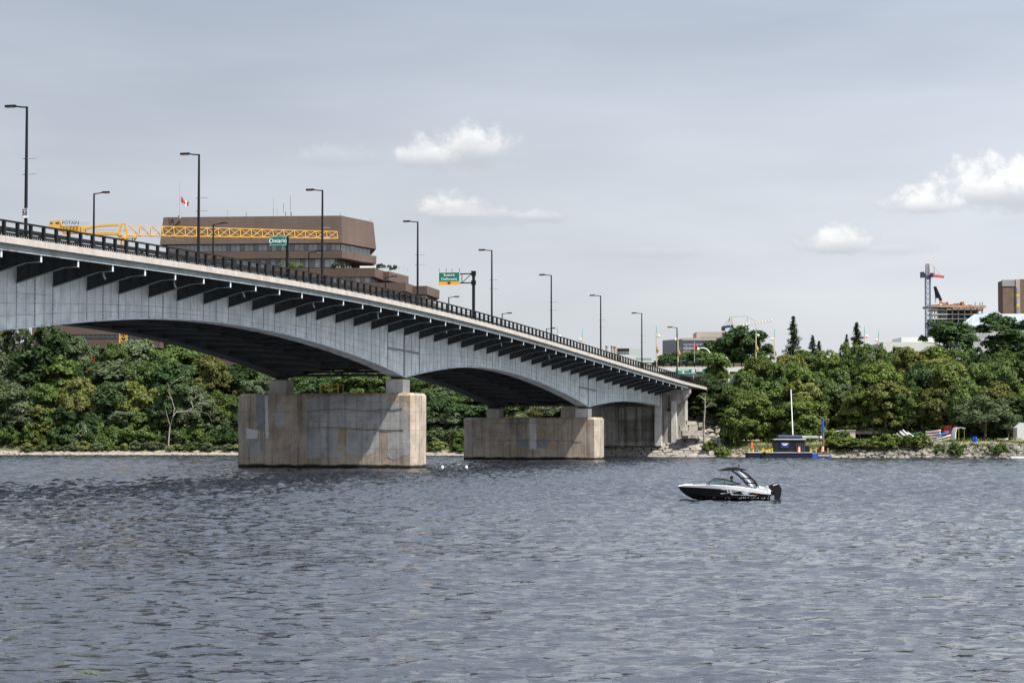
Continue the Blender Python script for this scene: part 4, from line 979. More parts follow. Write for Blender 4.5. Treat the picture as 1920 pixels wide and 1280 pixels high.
# ---- tower under construction
YT = 1000.0
ctw = thing('unfinished_tower', 'concrete tower under construction with open floors and orange formwork', 'building', at(1790, 650, YT)); O = Vector(ctw.location); Wc = lambda px, py, Y=YT: at(px, py, Y) - O
rawc = M('raw_concrete', (.36,.36,.37), .9, .15, .1); form = M('orange_formwork', (.30,.17,.10), .8, .25, .3); bluew = M('blue_weather_wrap', (.05,.08,.22), .7, .3, .15); timber = M('timber_shuttering', (.22,.12,.07), .8, .3, .3)
def cb_(mb, x0, x1, y0, y1, d0, d1): return mb.box(Wc(x0,y0).x, Wc(x1,y0).x, d0, d1, Wc(x0,y1).z, Wc(x0,y0).z)
for k, y0 in enumerate((580, 588.5, 597, 606, 614.5, 623, 632)):
    cb_(MB(), 1746, 1843, y0, y0 + 1.6, -1, 9).build('floor_slab', rawc, ctw)
for px in (1747, 1752, 1757, 1774, 1785, 1796, 1808, 1820, 1832, 1841):
    cb_(MB(), px, px + 2.0, 572, 650, .2, 1.2).build('column', rawc, ctw)
cb_(MB(), 1766, 1777, 574, 650, 2, 8.9).build('core_wall', rawc, ctw)
for k in range(3): cb_(MB(), 1778, 1840, 582 + k*8.6, 588.4 + k*8.6, 6, 7).build('wall_panel', (timber, grey_side, bluew)[k], ctw)
cb_(MB(), 1745, 1842, 598, 650, 8, 9).build('weather_wrap', bluew, ctw)
cb_(MB(), 1738, 1847, 573, 576.5, -2, 11).build('formwork_deck', form, ctw)
for k in range(9): cb_(MB(), 1784 + k*6.6, 1789 + k*6.6, 576.8, 579.6, -3, -2).build('formwork_panel', timber, ctw)
rr = random.Random(5)
for k in range(14):
    x0 = 1752 + k * 5.4; hgt = rr.choice((4, 6, 7, 8, 3)) if k < 11 else 3
    cb_(MB(), x0, x0 + rr.uniform(3, 5), 573 - hgt, 572.9, rr.uniform(0, 6), 8).build('shuttering_stack', rr.choice((timber, rawc, grey_side)), ctw)
for k, px in enumerate((1828, 1837, 1841.5)):
    cb_(MB(), px, px + 1.6, 566.5, 572.9, 0, .5).build('guard_post', grey_side, ctw)
pump = thing('concrete_pump_boom', 'black folded concrete pump boom on top of the unfinished tower', 'concrete pump', at(1764, 573, YT + 4)); O = Vector(pump.location); Wp = lambda px, py: at(px, py, YT + 4) - O
MB().beam(Wp(1764,573), Wp(1764,562), 1.1).build('pedestal', form, pump); MB().beam(Wp(1764,563), Wp(1753,538), 1.2).build('boom', mt['black'], pump)
MB().beam(Wp(1752,537), Wp(1757,559), .9).build('boom_tip', mt['black'], pump); MB().beam(Wp(1753,540), Wp(1754,568), .35).build('hose', grey_side, pump)
# ---- cranes on the skyline
def small_crane(label, px, ybase, yhead, Y, jib, cjib, jm, mm, apex, rot=0, wpx=6.0, hm=None):
    c0 = at(px, ybase, Y); t = thing('tower_crane', label, 'crane', (c0.x, Y, gz(c0.x, Y))); O = Vector(t.location); w = lambda a, b_: at(a, b_, Y) - O; s_ = Y / F
    lattice(MB(), (0,0,0), w(px, yhead), wpx*s_, wpx*s_, wpx*s_, wpx*s_, int((w(px, yhead).z) / (wpx*s_*1.15)), .2, side=Vector((1,0,0))).build('mast', mm, t)
    lattice(MB(), w(*jib[0]), w(*jib[1]), jib[2]*s_, jib[2]*s_, jib[2]*s_, jib[2]*s_*.7, 12, .15, True).build('jib', jm, t)
    MB().beam(w(*cjib[0]), w(*cjib[1]), cjib[2]*s_).build('counter_jib', mt['navy'], t)
    MB().box(w(*cjib[1]).x - .2, w(*cjib[1]).x + 4.4*s_*1.2, -1.5, 1.5, w(*cjib[1]).z - cjib[3]*s_, w(*cjib[1]).z + cjib[4]*s_).build('counterweight', mt['navy'], t)
    MB().tube([w(px, yhead + 4), w(px, yhead - 2)], wpx*s_*.7, 8).build('slewing_ring', mt['navy'], t)
    ap = w(*apex); lattice(MB(), w(px, yhead), ap, wpx*s_*.8, wpx*s_*.8, wpx*s_*.55, wpx*s_*.55, 6, .28, side=Vector((1,0,0))).build('tower_head', hm or jm, t)
    return t, w
t, w = small_crane('white tower crane with raised jib behind the office block', 1372, 664, 611, 900, ((1376,611),(1447,600),6), ((1371,611),(1354,614),4.5,6,2), M('white_crane_paint', (.42,.40,.37), .5, .05, .2), M('blue_mast_paint', (.10,.22,.34), .5, .1, .2), (1371,593))
MB().beam(w(1371,593), w(1356,612), .22).beam(w(1371,593), w(1362,611), .22).beam(w(1372,594), w(1401,593), .18).beam(w(1401,593), w(1401,606), .22).beam(w(1401,593), w(1420,604), .15).build('tie_rope', mt['grey_metal'], t)
MB().tube([w(1396,611), w(1403,611)], .5, 6).build('trolley', mt['black'], t)
t, w = small_crane('slim tower crane with short red jib beside the unfinished tower', 1739.5, 636, 519, 990, ((1744,515.5),(1770,519),5), ((1739,515),(1727,514.5),4,6,4.5), M('red_jib_paint', (.35,.05,.06), .5, .1, .2), M('slate_mast_paint', (.10,.13,.18), .5, .1, .2), (1739,495), wpx=8.5, hm=M('grey_head_paint', (.22,.19,.19), .5, .1, .2))
MB().box(w(1744,518).x, w(1749,518).x, -2, 1, w(1744,520).z, w(1744,512).z).build('cab', mt['navy'], t)
MB().beam(w(1740,496), w(1752,500), .12).beam(w(1751,500), w(1752,514), .3).beam(w(1752,501), w(1764,516), .12).build('tie_rope', mt['grey_metal'], t)
# ---- overpass
YO = 560.0
ov = thing('concrete_overpass', 'pale concrete overpass with dark railing at the bridge end', 'overpass', at(1300, 712, YO)); O = Vector(ov.location); Wv = lambda px, py, Y=YO: at(px, py, Y) - O
xa, xb = Wv(1195,690).x, Wv(1470,690).x
MB().box(xa, xb, 0, 12, Wv(1300,696.5).z, Wv(1300,688).z).build('parapet_beam', mt['conc_light'], ov)
MB().box(xa, xb, .8, 11, Wv(1300,706).z, Wv(1300,696.6).z).build('deck_girder', mt['concrete'], ov)
for px in (1222, 1345, 1385, 1440): MB().box(Wv(px,700).x, Wv(px+9,700).x, 2.5, 9, -6, Wv(1300,706.05).z).build('pillar', mt['concrete'], ov)
for k in range(17): 
    x0 = Wv(1228 + k * 14.7, 690).x; MB().box(x0, x0 + .28, .3, .6, Wv(1300,687.9).z, Wv(1300,679).z).build('railing_post', mt['black'], ov)
for y0, y1 in ((679.4, 681), (683.2, 684.4)): MB().box(xa, xb, .1, .28, Wv(1300,y1).z, Wv(1300,y0).z).build('rail', mt['black'], ov)
MB().box(xa, xb, .35, .5, Wv(1300,687.9).z, Wv(1300,685.6).z).build('kerb_strip', M('ochre_kerb', (.42,.30,.16), .8, .2, .4), ov)
MB().box(xa, xb, 11.2, 11.6, -4, Wv(1300,700).z).build('rear_wall', mt['brown_dark'], ov)
for k, (x0, x1, lab) in enumerate(((1267,1305.5,'green highway sign reading King Edward with shield, left under the overpass'), (1317,1351,'green highway sign half hidden by a tree, right under the overpass'))):
    c_ = at((x0+x1)/2, 696, YO - 3); t = thing('highway_sign', lab, 'road sign', c_); O = Vector(c_); w = lambda a, b_: at(a, b_, YO - 3) - O
    bd = MB().box(w(x0,696).x, w(x1,696).x, 0, .15, w(x0,700.6).z, w(x0,691).z).build('board', mt['green_sign'], t)
    MB().box(w(x0,696).x+.1, w(x1,696).x-.1, -.02, -.004, w(x0,691.9).z, w(x0,691.5).z).box(w(x0,696).x+.1, w(x1,696).x-.1, -.02, -.004, w(x0,700.2).z, w(x0,699.8).z).build('border', mt['white'], bd)
    MB().box(w(x0+4,700).x, w(x0+6,700).x, .2, .4, w(x0,712).z, w(x0,692).z).box(w(x1-6,700).x, w(x1-4,700).x, .2, .4, w(x0,712).z, w(x0,692).z).build('sign_leg', mt['grey_metal'], t)
    if k == 0:
        lettering('King Edward', .52, mt['white'], bd, (w(1281,694).x, -.03, w(1281,693.8).z), .012, 1.05, .02, 'world')
        MB().prism([w(1278,697.3), w(1284,697.3), w(1281,699.6)], [w(1278,697.3) + Vector((0,-.03,0)), w(1284,697.3) + Vector((0,-.03,0)), w(1281,699.6) + Vector((0,-.03,0))]).box(w(1280.4,696).x, w(1281.6,696).x, -.03, 0, w(1281,697.3).z, w(1281,695.9).z).build('arrow', mt['white'], bd)
        sh = [(1297,693.2),(1299.8,692.6),(1302.6,693.2),(1302.4,697.5),(1299.8,699),(1297.2,697.5)]
        MB().prism([w(*p_) for p_ in sh], [w(*p_) + Vector((0,-.03,0)) for p_ in sh]).build('shield', mt['white'], bd)
        lettering('93', .5, mt['black'], bd, (w(1299.8,695.6).x, -.05, w(1299.8,695.6).z), .012, .9, .02, 'world')
# ---- arched silver road lamps and globe lamps on the upper road
for k, (px, yb, yt, xh) in enumerate(((1332, 690, 652, 1317), (1366.5, 705, 663, 1338))):
    o_ = at(px, yb + 4, YO - 6); o_.z = gz(o_.x, YO - 6); t = thing('arched_road_lamp', f'silver arched road lamp by the overpass, {"left" if k == 0 else "right"} of two', 'street lamp', o_, 0, 'arched silver lamps'); w = lambda a, b_: at(a, b_, YO - 6) - Vector(o_)
    arc = [Vector((0,0,0)), w(px, yt + 16)]
    for q_ in range(1, 9):
        f_ = q_ / 8 * pi / 2; arc.append(w(lerp(px, xh, 1 - cos(f_)), lerp(yt + 16, yt, sin(f_))))
    MB().tube(arc, [.2] * 2 + [.16] * 8, 6, True).build('pole', mt['alu'], t)
    MB().box(w(xh-5,yt).x, w(xh+2,yt).x, -.2, .2, w(xh,yt+1).z, w(xh,yt-.8).z).build('lamp_head', mt['alu'], t)
teal = M('teal_spike_paint', (.10,.34,.32), .5, .1, .3); tan = M('tan_post_paint', (.42,.35,.26), .6, .1, .3); globe = M('white_globe_glass', (.75,.70,.60), .25, .03, .3); bask = M('orange_banner', (.35,.20,.05), .7, .3, 1.2)
GL = [(1045.5,640,611,1,0),(1092,660,617,-1,0),(1231,682,610,1,1),(1271,690,617,-1,1),(1417.5,690,609,1,1),(1452,680,616,-1,0),(1621,660,611,1,0),(1647.5,660,618,-1,0)]
for k, (px, yb, yt, sd, bn) in enumerate(GL):
    Yg = 590.0; o_ = at(px, yb + 6, Yg); o_.z = gz(o_.x, Yg) - .1; t = thing('globe_lamp_post', f'tan post with teal spike and white globe lamp on the upper road, {ordinal(k)} from left', 'street lamp', o_, 0, 'globe lamp posts'); w = lambda a, b_: at(a, b_, Yg) - Vector(o_)
    MB().tube([(0,0,0), w(px, yt + 14)], [.2, .15], 6).build('pole', tan, t); MB().tube([w(px, yt + 14.2), w(px, yt)], [.13, .05], 6).build('spike', teal, t)
    MB().ball(w(px + sd * 4.2, yt + 19.5), .36, 10, 6).build('globe', globe, t); MB().beam(w(px, yt + 22), w(px + sd * 4.2, yt + 22), .1).build('globe_arm', tan, t)
    if bn: MB().tube([w(px + 1.4, yt + 52), w(px + 2.4, yt + 46), w(px + 1.4, yt + 38)], [.12, .42, .18], 6).build('banner', bask, t)
flag('striped_flag', 'red white and green flag on a pole beside the office block', 1302, 640, 690, 575, [(1302.5,643),(1312,654),(1312,659),(1302.5,654)], [('red_triangle', mt['red'], 0, .55, 0, 1), ('white_band', mt['white'], .55, .8, 0, .6), ('green_band', mt['green_sign'], .55, 1.0, .6, 1), ('white_tip', mt['white'], .8, 1.0, 0, .6)])

# ================================================================== TREES
def normalise(co_, w, h):
    lo, hi = np.percentile(co_, 1, axis=0), np.percentile(co_, 99, axis=0)
    c_ = (lo + hi) / 2; o = co_.copy(); o[:, 0] -= c_[0]; o[:, 1] -= c_[1]; k = w / max(hi[0]-lo[0], hi[1]-lo[1]); o[:, :2] *= k; o[:, 2] *= h / hi[2]; return o
def trunk_mesh(rng, h, tops, r0=.028, name='trunk', mat=None):
    mb = MB(); b_ = [Vector((0,0,-.08*h)), Vector((rng.uniform(-.02,.02)*h, 0, .25*h)), Vector((rng.uniform(-.03,.03)*h, rng.uniform(-.03,.03)*h, .55*h)), Vector((rng.uniform(-.05,.05)*h, 0, .85*h))]
    mb.tube(b_, [r0*h, r0*h*.8, r0*h*.5, r0*h*.15], 6)
    for t_ in tops:
        t_ = Vector(t_); s_ = b_[1].lerp(b_[2], rng.uniform(0, .9)); mb.tube([s_, s_.lerp(t_, .5) + Vector((0,0,.03*h)), t_], [r0*h*.4, r0*h*.25, r0*h*.08], 5)
    return mb.mesh(name, mat or mt['bark'])
PROTO = {'broad': [], 'dome': [], 'tall': [], 'shrub': [], 'willow': [], 'spruce': []}
def crown(seed, shape):
    rng = np.random.default_rng(seed)
    if shape in ('broad', 'tall', 'dome'):
        W0, H0 = {'broad': (8.0, 10.5), 'tall': (6.0, 12.0), 'dome': (9.0, 9.0)}[shape]
        nl_ = rng.integers(4, 7); lobes = [(rng.uniform(-.5, .5)*W0*.5, rng.uniform(-.5, .5)*W0*.5, H0*rng.uniform(.34, .8), W0*rng.uniform(.2, .33)) for _ in range(nl_)]
        lobes.append((0, 0, H0*.6, W0*.34)); cs, rs = [], []
        for lx, ly, lz, lr in lobes:
            for _ in range(int(5 + lr * 3)):
                d_ = rng.normal(size=3); d_ /= np.linalg.norm(d_); d_[2] = abs(d_[2]) * .9 - .25
                cs.append((lx + d_[0]*lr, ly + d_[1]*lr, lz + d_[2]*lr*1.15)); rs.append(rng.uniform(.6, 1.15))
        for _ in range(46 if shape == 'dome' else 20):
            a = rng.uniform(0, 2*pi); f_ = rng.uniform(.15, .42); cs.append((cos(a)*W0*f_, sin(a)*W0*f_, H0*(rng.uniform(.04, .45) if shape == 'dome' else rng.uniform(.14, .5)))); rs.append(rng.uniform(.6, 1.0))
        co_ = clump_cloud(rng, cs, np.array(rs), 105, .25, ctr=(0, 0, H0*.45))
        tops = [cs[k] for k in rng.choice(len(cs), 7, replace=False)]
        return normalise(co_, W0, H0), W0, H0, trunk_mesh(random.Random(seed), H0, tops)
    if shape == 'shrub':
        W0, H0 = 4.0, 3.2; cs, rs = [], []
        for _ in range(26):
            a = rng.uniform(0, 2*pi); r_ = W0*.42*sqrt(rng.uniform(0, 1)); cs.append((cos(a)*r_, sin(a)*r_, H0*rng.uniform(.12, .85)*(1 - (r_/(W0*.5))**2*.6))); rs.append(rng.uniform(.38, .65))
        return normalise(clump_cloud(rng, cs, np.array(rs), 62, .21), W0, H0), W0, H0, trunk_mesh(random.Random(seed), H0, [cs[k] for k in range(5)], .02)
    if shape == 'willow':
        W0, H0 = 9.0, 8.0; cs, rs = [], []
        for _ in range(46):
            d_ = rng.normal(size=3); d_ /= np.linalg.norm(d_); d_[2] = abs(d_[2]); f_ = rng.uniform(.6, 1)
            cs.append((d_[0]*W0*.42*f_, d_[1]*W0*.42*f_, H0*.42 + d_[2]*H0*.5*f_)); rs.append(rng.uniform(.6, 1.1))
        co_ = clump_cloud(rng, cs, np.array(rs), 130, .24, .8, .55)
        return normalise(co_, W0, H0), W0, H0, trunk_mesh(random.Random(seed), H0, [cs[k] for k in range(8)], .03)
    # spruce
    W0, H0 = 4.6, 11.0; out = []
    for lv in range(24):
        f_ = lv / 23; rl_ = W0 * .56 * (1 - f_) ** .85 + .15
        for k in range(6):
            z = H0 * (.10 + .87 * f_) + rng.uniform(-.25, .25)
            a = rng.uniform(0, 2*pi); ln = rl_ * rng.uniform(.6, 1.08); n = int(12 + ln * 26); t_ = rng.uniform(.05, 1, n)
            px_ = np.stack([np.cos(a)*t_*ln, np.sin(a)*t_*ln, z - .28*ln*t_ + .12*ln*t_**3], 1) + rng.normal(size=(n,3))*.09 - np.array([0,0,1.0])*np.abs(rng.normal(0,.16,n))[:,None]
            out.append(leaf_quads(px_, np.tile([-.3*cos(a), -.3*sin(a), 1.0], (n,1)) + rng.normal(size=(n,3))*.5, .17, rng, .8))
    return np.concatenate(out), W0, H0, trunk_mesh(random.Random(seed), H0, [], .016)
for shape, n_ in (('broad', 6), ('dome', 4), ('tall', 3), ('shrub', 4), ('willow', 1), ('spruce', 2)):
    for k in range(n_):
        co_, W0, H0, tm = crown(100 + k * 17 + len(shape), shape)
        PROTO[shape].append((quad_mesh('crown', co_, LEAF['mid']), tm, W0, H0))
TREES = []
trr = random.Random(21)
def tree(px, ytop, wpx, Y, shape, leaf, row, zbase=None, hmin=1.2, label=None, cat=None, grp=None, var=None, wid=None):
    X = (px - 960) / F * Y; zb = gz(X, Y) if zbase is None else zbase
    zt = at(px, ytop, Y).z; h = max(hmin, zt - zb); w = wpx * Y / F
    cm, tm, W0, H0 = PROTO[shape][trr.randrange(len(PROTO[shape])) if var is None else var]
    nm = {'shrub': 'bank_shrub', 'spruce': 'spruce_tree', 'willow': 'willow_tree'}.get(shape, 'broadleaf_tree')
    t = thing(nm, None, cat or ('shrub' if shape == 'shrub' else 'tree'), (X, Y, zb), trr.uniform(0, 2*pi), grp)
    t.scale = (w / W0, w / W0, h / H0)
    inst(tm, 'trunk' if shape != 'shrub' else 'stems', t); c_ = inst(cm, 'crown' if shape != 'shrub' else 'foliage', t)
    c_.material_slots[0].link = 'OBJECT'; c_.material_slots[0].material = LEAF[leaf]
    if label: t['label'] = label
    TREES.append((t, row, leaf, shape, px, label)); return t
def pick(wts): 
    r_ = trr.uniform(0, sum(w for _, w in wts))
    for k, w in wts:
        r_ -= w
        if r_ <= 0: return k
    return wts[-1][0]
LW = [('mid', 5), ('olive', 1.5), ('dark', 3), ('grey', 2.5), ('bright', .8)]; RW = [('mid', 5), ('olive', 1.6), ('dark', 2), ('bright', 3)]
def row(name, x0, x1, step, s, tx, ty, wid, shape, wts, skip=(), grp=None, jy=6):
    px = x0
    while px < x1:
        p_ = px + trr.uniform(-.25, .25) * step; px += step
        if any(a < p_ < b_ for a, b_ in skip): continue
        Xg = (p_ - 960) / F * 500; Y = float(bank(Xg)) + s / .88 + trr.uniform(-4, 4) * (s > 12)
        Xg = (p_ - 960) / F * Y; Y = float(bank(Xg)) + s / .88 + trr.uniform(-3, 3) * (s > 12)
        sh = shape if isinstance(shape, str) else trr.choice(shape); yt_ = float(np.interp(p_, tx, ty)) + trr.uniform(-jy, jy); wp_ = wid * trr.uniform(.85, 1.25)
        if s > 12:                                     # stand far enough down the slope for a full-height crown
            need = wp_ * Y / F * trr.uniform(1.15, 1.5); Y1 = Y
            lim = Y - s * .5 if p_ < 1200 else max(Y - s * .5, float(bank((p_ - 960) / F * Y)) + 21.5 / .88)
            while Y1 > lim and at(p_, yt_, Y1).z - gz((p_ - 960) / F * Y1, Y1) < need: Y1 -= 1.0
            Y = Y1
        tree(p_, yt_, wp_, Y, sh, pick(wts), name, grp=grp)
GLB, GRB = 'trees on the left bank', 'trees on the right bank'
# left bank
row('back row of the left bank', -20, 1075, 46, 58, [0,75,95,130,165,215,250,330,400,460,520,620,720,800,880,960,1070], [598,600,632,612,645,645,640,650,668,690,700,698,700,706,735,748,756], 66, ('broad','tall','broad'), LW, grp=GLB, jy=4)
row('upper middle row of the left bank', -10, 1085, 54, 40, [0,100,200,300,400,470,800,900,1085], [652,662,676,684,694,702,732,748,762], 72, ('broad','broad','tall','dome'), LW, ((500, 770),), GLB, 8)
row('lower middle row of the left bank', -15, 900, 55, 23, [0,200,400,460,800,900], [712,718,728,738,748,766], 76, ('broad','dome','broad'), LW, ((470, 780),), GLB, 9)
row('front row of the left bank', -10, 895, 48, 11, [0,200,400,800,900], [762,766,772,776,784], 60, ('broad','dome'), LW, ((462, 785),), GLB, 8)
row('shoreline shrub row, left bank', -5, 890, 25, 6.5, [0,900], [800,808], 42, 'shrub', LW, ((450, 790),), 'shoreline shrubs on the left bank', 9)
row('lowest shrub row of the left bank', 60, 890, 24, 3.2, [0,900], [829,830], 27, 'shrub', [('grey', 2), ('mid', 2), ('weed', 2)], ((450, 795),), 'shoreline shrubs on the left bank', 4)
# right bank
row('back row of the right bank', 1445, 1925, 39, 66, [1440,1500,1560,1600,1650,1700,1740,1800,1850,1925], [668,660,658,640,648,655,655,662,668,655], 62, ('broad','broad','tall'), RW, (), GRB, 5)
row('upper middle row of the right bank', 1410, 1925, 52, 48, [1400,1500,1600,1700,1800,1925], [698,688,680,688,690,686], 76, ('broad','dome'), RW, (), GRB, 8)
row('lower middle row of the right bank', 1345, 1925, 52, 34, [1340,1400,1500,1600,1800,1925], [735,720,720,720,724,720], 72, ('broad','dome'), RW, (), GRB, 8)
row('front row of the right bank', 1360, 1925, 45, 24, [1360,1400,1500,1600,1700,1800,1925], [762,755,752,750,755,752,752], 54, ('broad','tall'), RW, ((1640, 1705),), GRB, 7)
# trees with a place of their own
tree(1396, 617, 105, 610, 'dome', 'dark', None, label='big dark tree rising behind the overpass under the white crane', grp=GRB, var=0)
tree(1345, 640, 70, 640, 'dome', 'dark', None, label='dark rounded tree between the office block and the big dark tree', grp=GRB, var=3)
tree(1308, 657, 56, 600, 'dome', 'mid', None, label='mid green tree in front of the office block, above the left highway sign', grp=GRB)
tree(1250, 663, 56, 620, 'dome', 'dark', None, label='low dark tree behind the overpass railing, left of the office block', grp=GRB)
tree(1783, 603, 92, 560, 'dome', 'dark', None, label='dark maple in front of the unfinished tower', grp=GRB, var=1)
tree(1898, 592, 112, 560, 'dome', 'dark', None, label='largest dark tree at the right edge below the brick tower', grp=GRB, var=2)
tree(1760, 668, 105, 470, 'broad', 'olive', None, label='large olive brown tree in the middle of the right bank', grp=GRB, var=4)
tree(1344, 664, 46, 505, 'tall', 'mid', None, label='slender tree growing in front of the right highway sign', grp=GRB, var=0)
tree(1322, 702, 40, 478, 'tall', 'dark', None, label='dark tree touching the right end of the bridge railing', grp=GRB, var=1)
tree(1350, 715, 55, 472, 'broad', 'dark', None, label='dark tree behind the bright bush beside the abutment', grp=GRB)
tree(1398, 742, 84, 453, 'dome', 'bright', None, label='bright yellow-green tree at the water beside the dark barge', grp=GRB, var=3)
tree(1370, 775, 46, 452, 'shrub', 'bright', None, label='bright bush at the foot of the bright tree beside the revetment', grp=GRB)
tree(1425, 668, 62, 528, 'dome', 'mid', None, label='mid green tree at the right end of the overpass', grp=GRB)
tree(1392, 696, 50, 505, 'dome', 'bright', None, label='yellow-green tree covering the slope under the overpass', grp=GRB)
tree(1505, 750, 92, 452, 'dome', 'bright', None, label='round bright tree behind the barge mast', grp=GRB, var=0)
tree(1590, 712, 92, 462, 'broad', 'grey', None, label='grey-green tree above the small grey shed', grp=GRB, var=3)
tree(1640, 722, 78, 466, 'broad', 'olive', None, label='olive tree on the rocky slope above the leaning canoes', grp=GRB, var=2)
tree(1846, 744, 108, 438, 'willow', 'grey', None, label='grey-green willow beside the white shelter', grp=GRB, cat='willow')
tree(1890, 774, 52, 437, 'willow', 'grey', None, label='small willow at the right edge of the photo', grp=GRB, cat='willow')
for k, (px, yt, w, lab) in enumerate(((1488, 590, 34, 'tall sparse spruce on the skyline, highest of the conifers'), (1524, 628, 28, 'spruce with tilted top right of the tallest spruce'), (1536, 637, 22, 'smallest pointed spruce beside the tilted one'), (1607, 604, 34, 'dense dark spruce on the skyline beside a globe lamp'), (1588, 625, 20, 'small spruce tip left of the dense dark spruce'))):
    tree(px, yt, w * 1.7, 545, 'spruce', 'conifer', None, label=lab, grp='conifers on the skyline', var=k % 2, cat='conifer')
# shrubs along the right bank and path
row('shrub row along the right water edge', 1560, 1725, 20, 3.5, [1560,1720], [820,816], 40, 'shrub', [('bright', 3), ('mid', 2)], (), 'shrubs on the right bank', 5)
row('shrub row behind the barge', 1440, 1600, 24, 9, [1440,1600], [806,806], 34, 'shrub', [('bright', 2), ('mid', 3)], (), 'shrubs on the right bank', 6)
for px, yt, w, Y, lab in ((1330, 827, 34, 452, 'low green shrub on top of the stone revetment'), (1354, 836, 30, 447, 'low green shrub right of the revetment, at the water'), (1795, 829, 36, 426, 'dark shrub on the riprap below the white shelter'), (1760, 832, 20, 428, 'small shrub on the riprap below the stacked canoes'), (1868, 832, 40, 423, 'shrub on the riprap below the willow')):
    tree(px, yt, w, Y, 'shrub', 'bright' if px < 1400 else 'mid', None, label=lab, grp='shrubs on the right bank', hmin=.9)
# labels by row, counted from the left
LOOK = {'mid': 'mid green', 'olive': 'olive green', 'dark': 'dark green', 'bright': 'yellow-green', 'grey': 'grey-green', 'weed': 'pale green', 'conifer': 'dark'}
byrow = {}
for t, r_, leaf, shape, px, lab in TREES:
    if r_: byrow.setdefault(r_, []).append((px, t, leaf, shape))
for r_, L_ in byrow.items():
    for k, (px, t, leaf, shape) in enumerate(sorted(L_, key=lambda e: e[0])):
        t['label'] = f"{LOOK[leaf]} {'shrub' if shape == 'shrub' else 'tree'}, {ordinal(k)} from left in the {r_}"
# bare and dead trees
def dead_tree(label, px, yb, Y, strokes, mat, r=.16):
    o_ = at(px, yb, Y); o_.z = min(o_.z, gz(o_.x, Y)); t = thing('dead_tree', label, 'tree', o_, 0, 'bare trees'); w = lambda a, b_: at(a, b_, Y) - Vector(o_); rr = random.Random(int(px))
    for k, st in enumerate(strokes):
        path = [w(a, b_) + Vector((0, rr.uniform(-.5, .5) * (j > 0), 0)) for j, (a, b_) in enumerate(st)]; n = len(path); r0 = r * (1 if k == 0 else .55 if k < 4 else .35)
        if k == 0: path = [Vector((path[0].x, 0, -.4))] + path; n += 1
        MB().tube(path, [lerp(r0, r0 * .3, j / (n - 1)) for j in range(n)], 5).build('trunk' if k == 0 else 'branch', mat, t)
dead_tree('pale forked dead tree leaning on the left bank', 316, 832, 502, [[(316,830),(318,800),(325,780),(331,772),(350,770),(363,762),(372,755),(390,756)], [(325,780),(327,765),(322,748),(316,735),(317,724),(330,712),(345,705)], [(318,795),(314,780),(310,768)], [(362,763),(358,752),(366,745),(376,740)], [(350,771),(372,771),(390,775),(398,790)], [(372,756),(380,748)], [(322,748),(313,742),(310,752)], [(366,746),(368,735)], [(317,724),(312,716)]], mt['bark_pale'], .18)
dead_tree('thin leafless tree standing between the two piers', 850, 800, 520, [[(848,800),(850,770),(849,738)], [(850,772),(857,760),(862,748)], [(850,765),(845,752)]], mt['bark_pale'], .26)
dead_tree('bare grey birch beside the bridge abutment', 1320, 790, 455, [[(1320,790),(1322,765),(1322,745),(1326,738)], [(1322,766),(1332,755),(1336,744)], [(1322,750),(1312,742)], [(1330,757),(1338,754)]], mt['bark_pale'], .22)
dead_tree('pale bare snag among the trees of the right bank', 1623, 725, 462, [[(1623,730),(1624,712),(1620,694),(1617,688)], [(1624,712),(1629,702),(1632,698)]], mt['bark_pale'], .22)
dead_tree('thin bare sapling at the left edge of the bank', 15, 785, 508, [[(15,785),(13,765),(10,752),(6,742)], [(13,765),(18,755),(17,745)], [(12,758),(3,753)]], mt['bark_pale'], .09)
dead_tree('thin pale trunk at the foot of the left bank', 279, 845, 505, [[(279,844),(278,832),(280,826)], [(278,833),(270,826)]], mt['bark_pale'], .2)
# undergrowth (nobody could count it)
def scatter(name, n, x0, x1, s0, s1, hmax, size, leaf, label, cat, seed, zmin=-9):
    rng = np.random.default_rng(seed); X = rng.uniform(x0, x1, n); s = rng.uniform(s0, s1, n); Y = bank(X) + s / .88; Z = ground(X, Y) + hmax * rng.uniform(0, 1, n) ** 1.6
    k = np.sin(X * .9 + Y * .6) + np.sin(X * .37 - Y * .8) + rng.uniform(-1, 1, n) > -.7
    P_ = np.stack([X, Y, Z], 1)[k]; o = inst(quad_mesh(name, leaf_quads(P_, rng.normal(size=P_.shape) * .7 + np.array([0, -.3, .7]), size, rng), LEAF[leaf]), name)
    tag(o, label, cat, kind='stuff')
scatter('undergrowth', 60000, -150, 12, 9, 75, 3.2, .34, 'dark', 'dark leafy undergrowth covering the left bank slope', 'undergrowth', 1)
scatter('undergrowth', 40000, 44, 125, 17, 85, 3.0, .34, 'mid', 'green leafy undergrowth covering the right bank slope', 'undergrowth', 2)
scatter('bank_weeds', 5000, -135, 8, 2.6, 8, .7, .16, 'weed', 'pale green weeds along the left shoreline', 'weeds', 3)
scatter('bank_weeds', 12000, 46, 120, .8, 7.5, .7, .16, 'weed', 'pale green weeds among the rocks of the right shoreline', 'weeds', 4)
scatter('hillside_leaves', 12000, 5, 62, 24, 100, 2.5, .4, 'dark', 'dark leafy growth on the slope behind the abutment', 'undergrowth', 5)
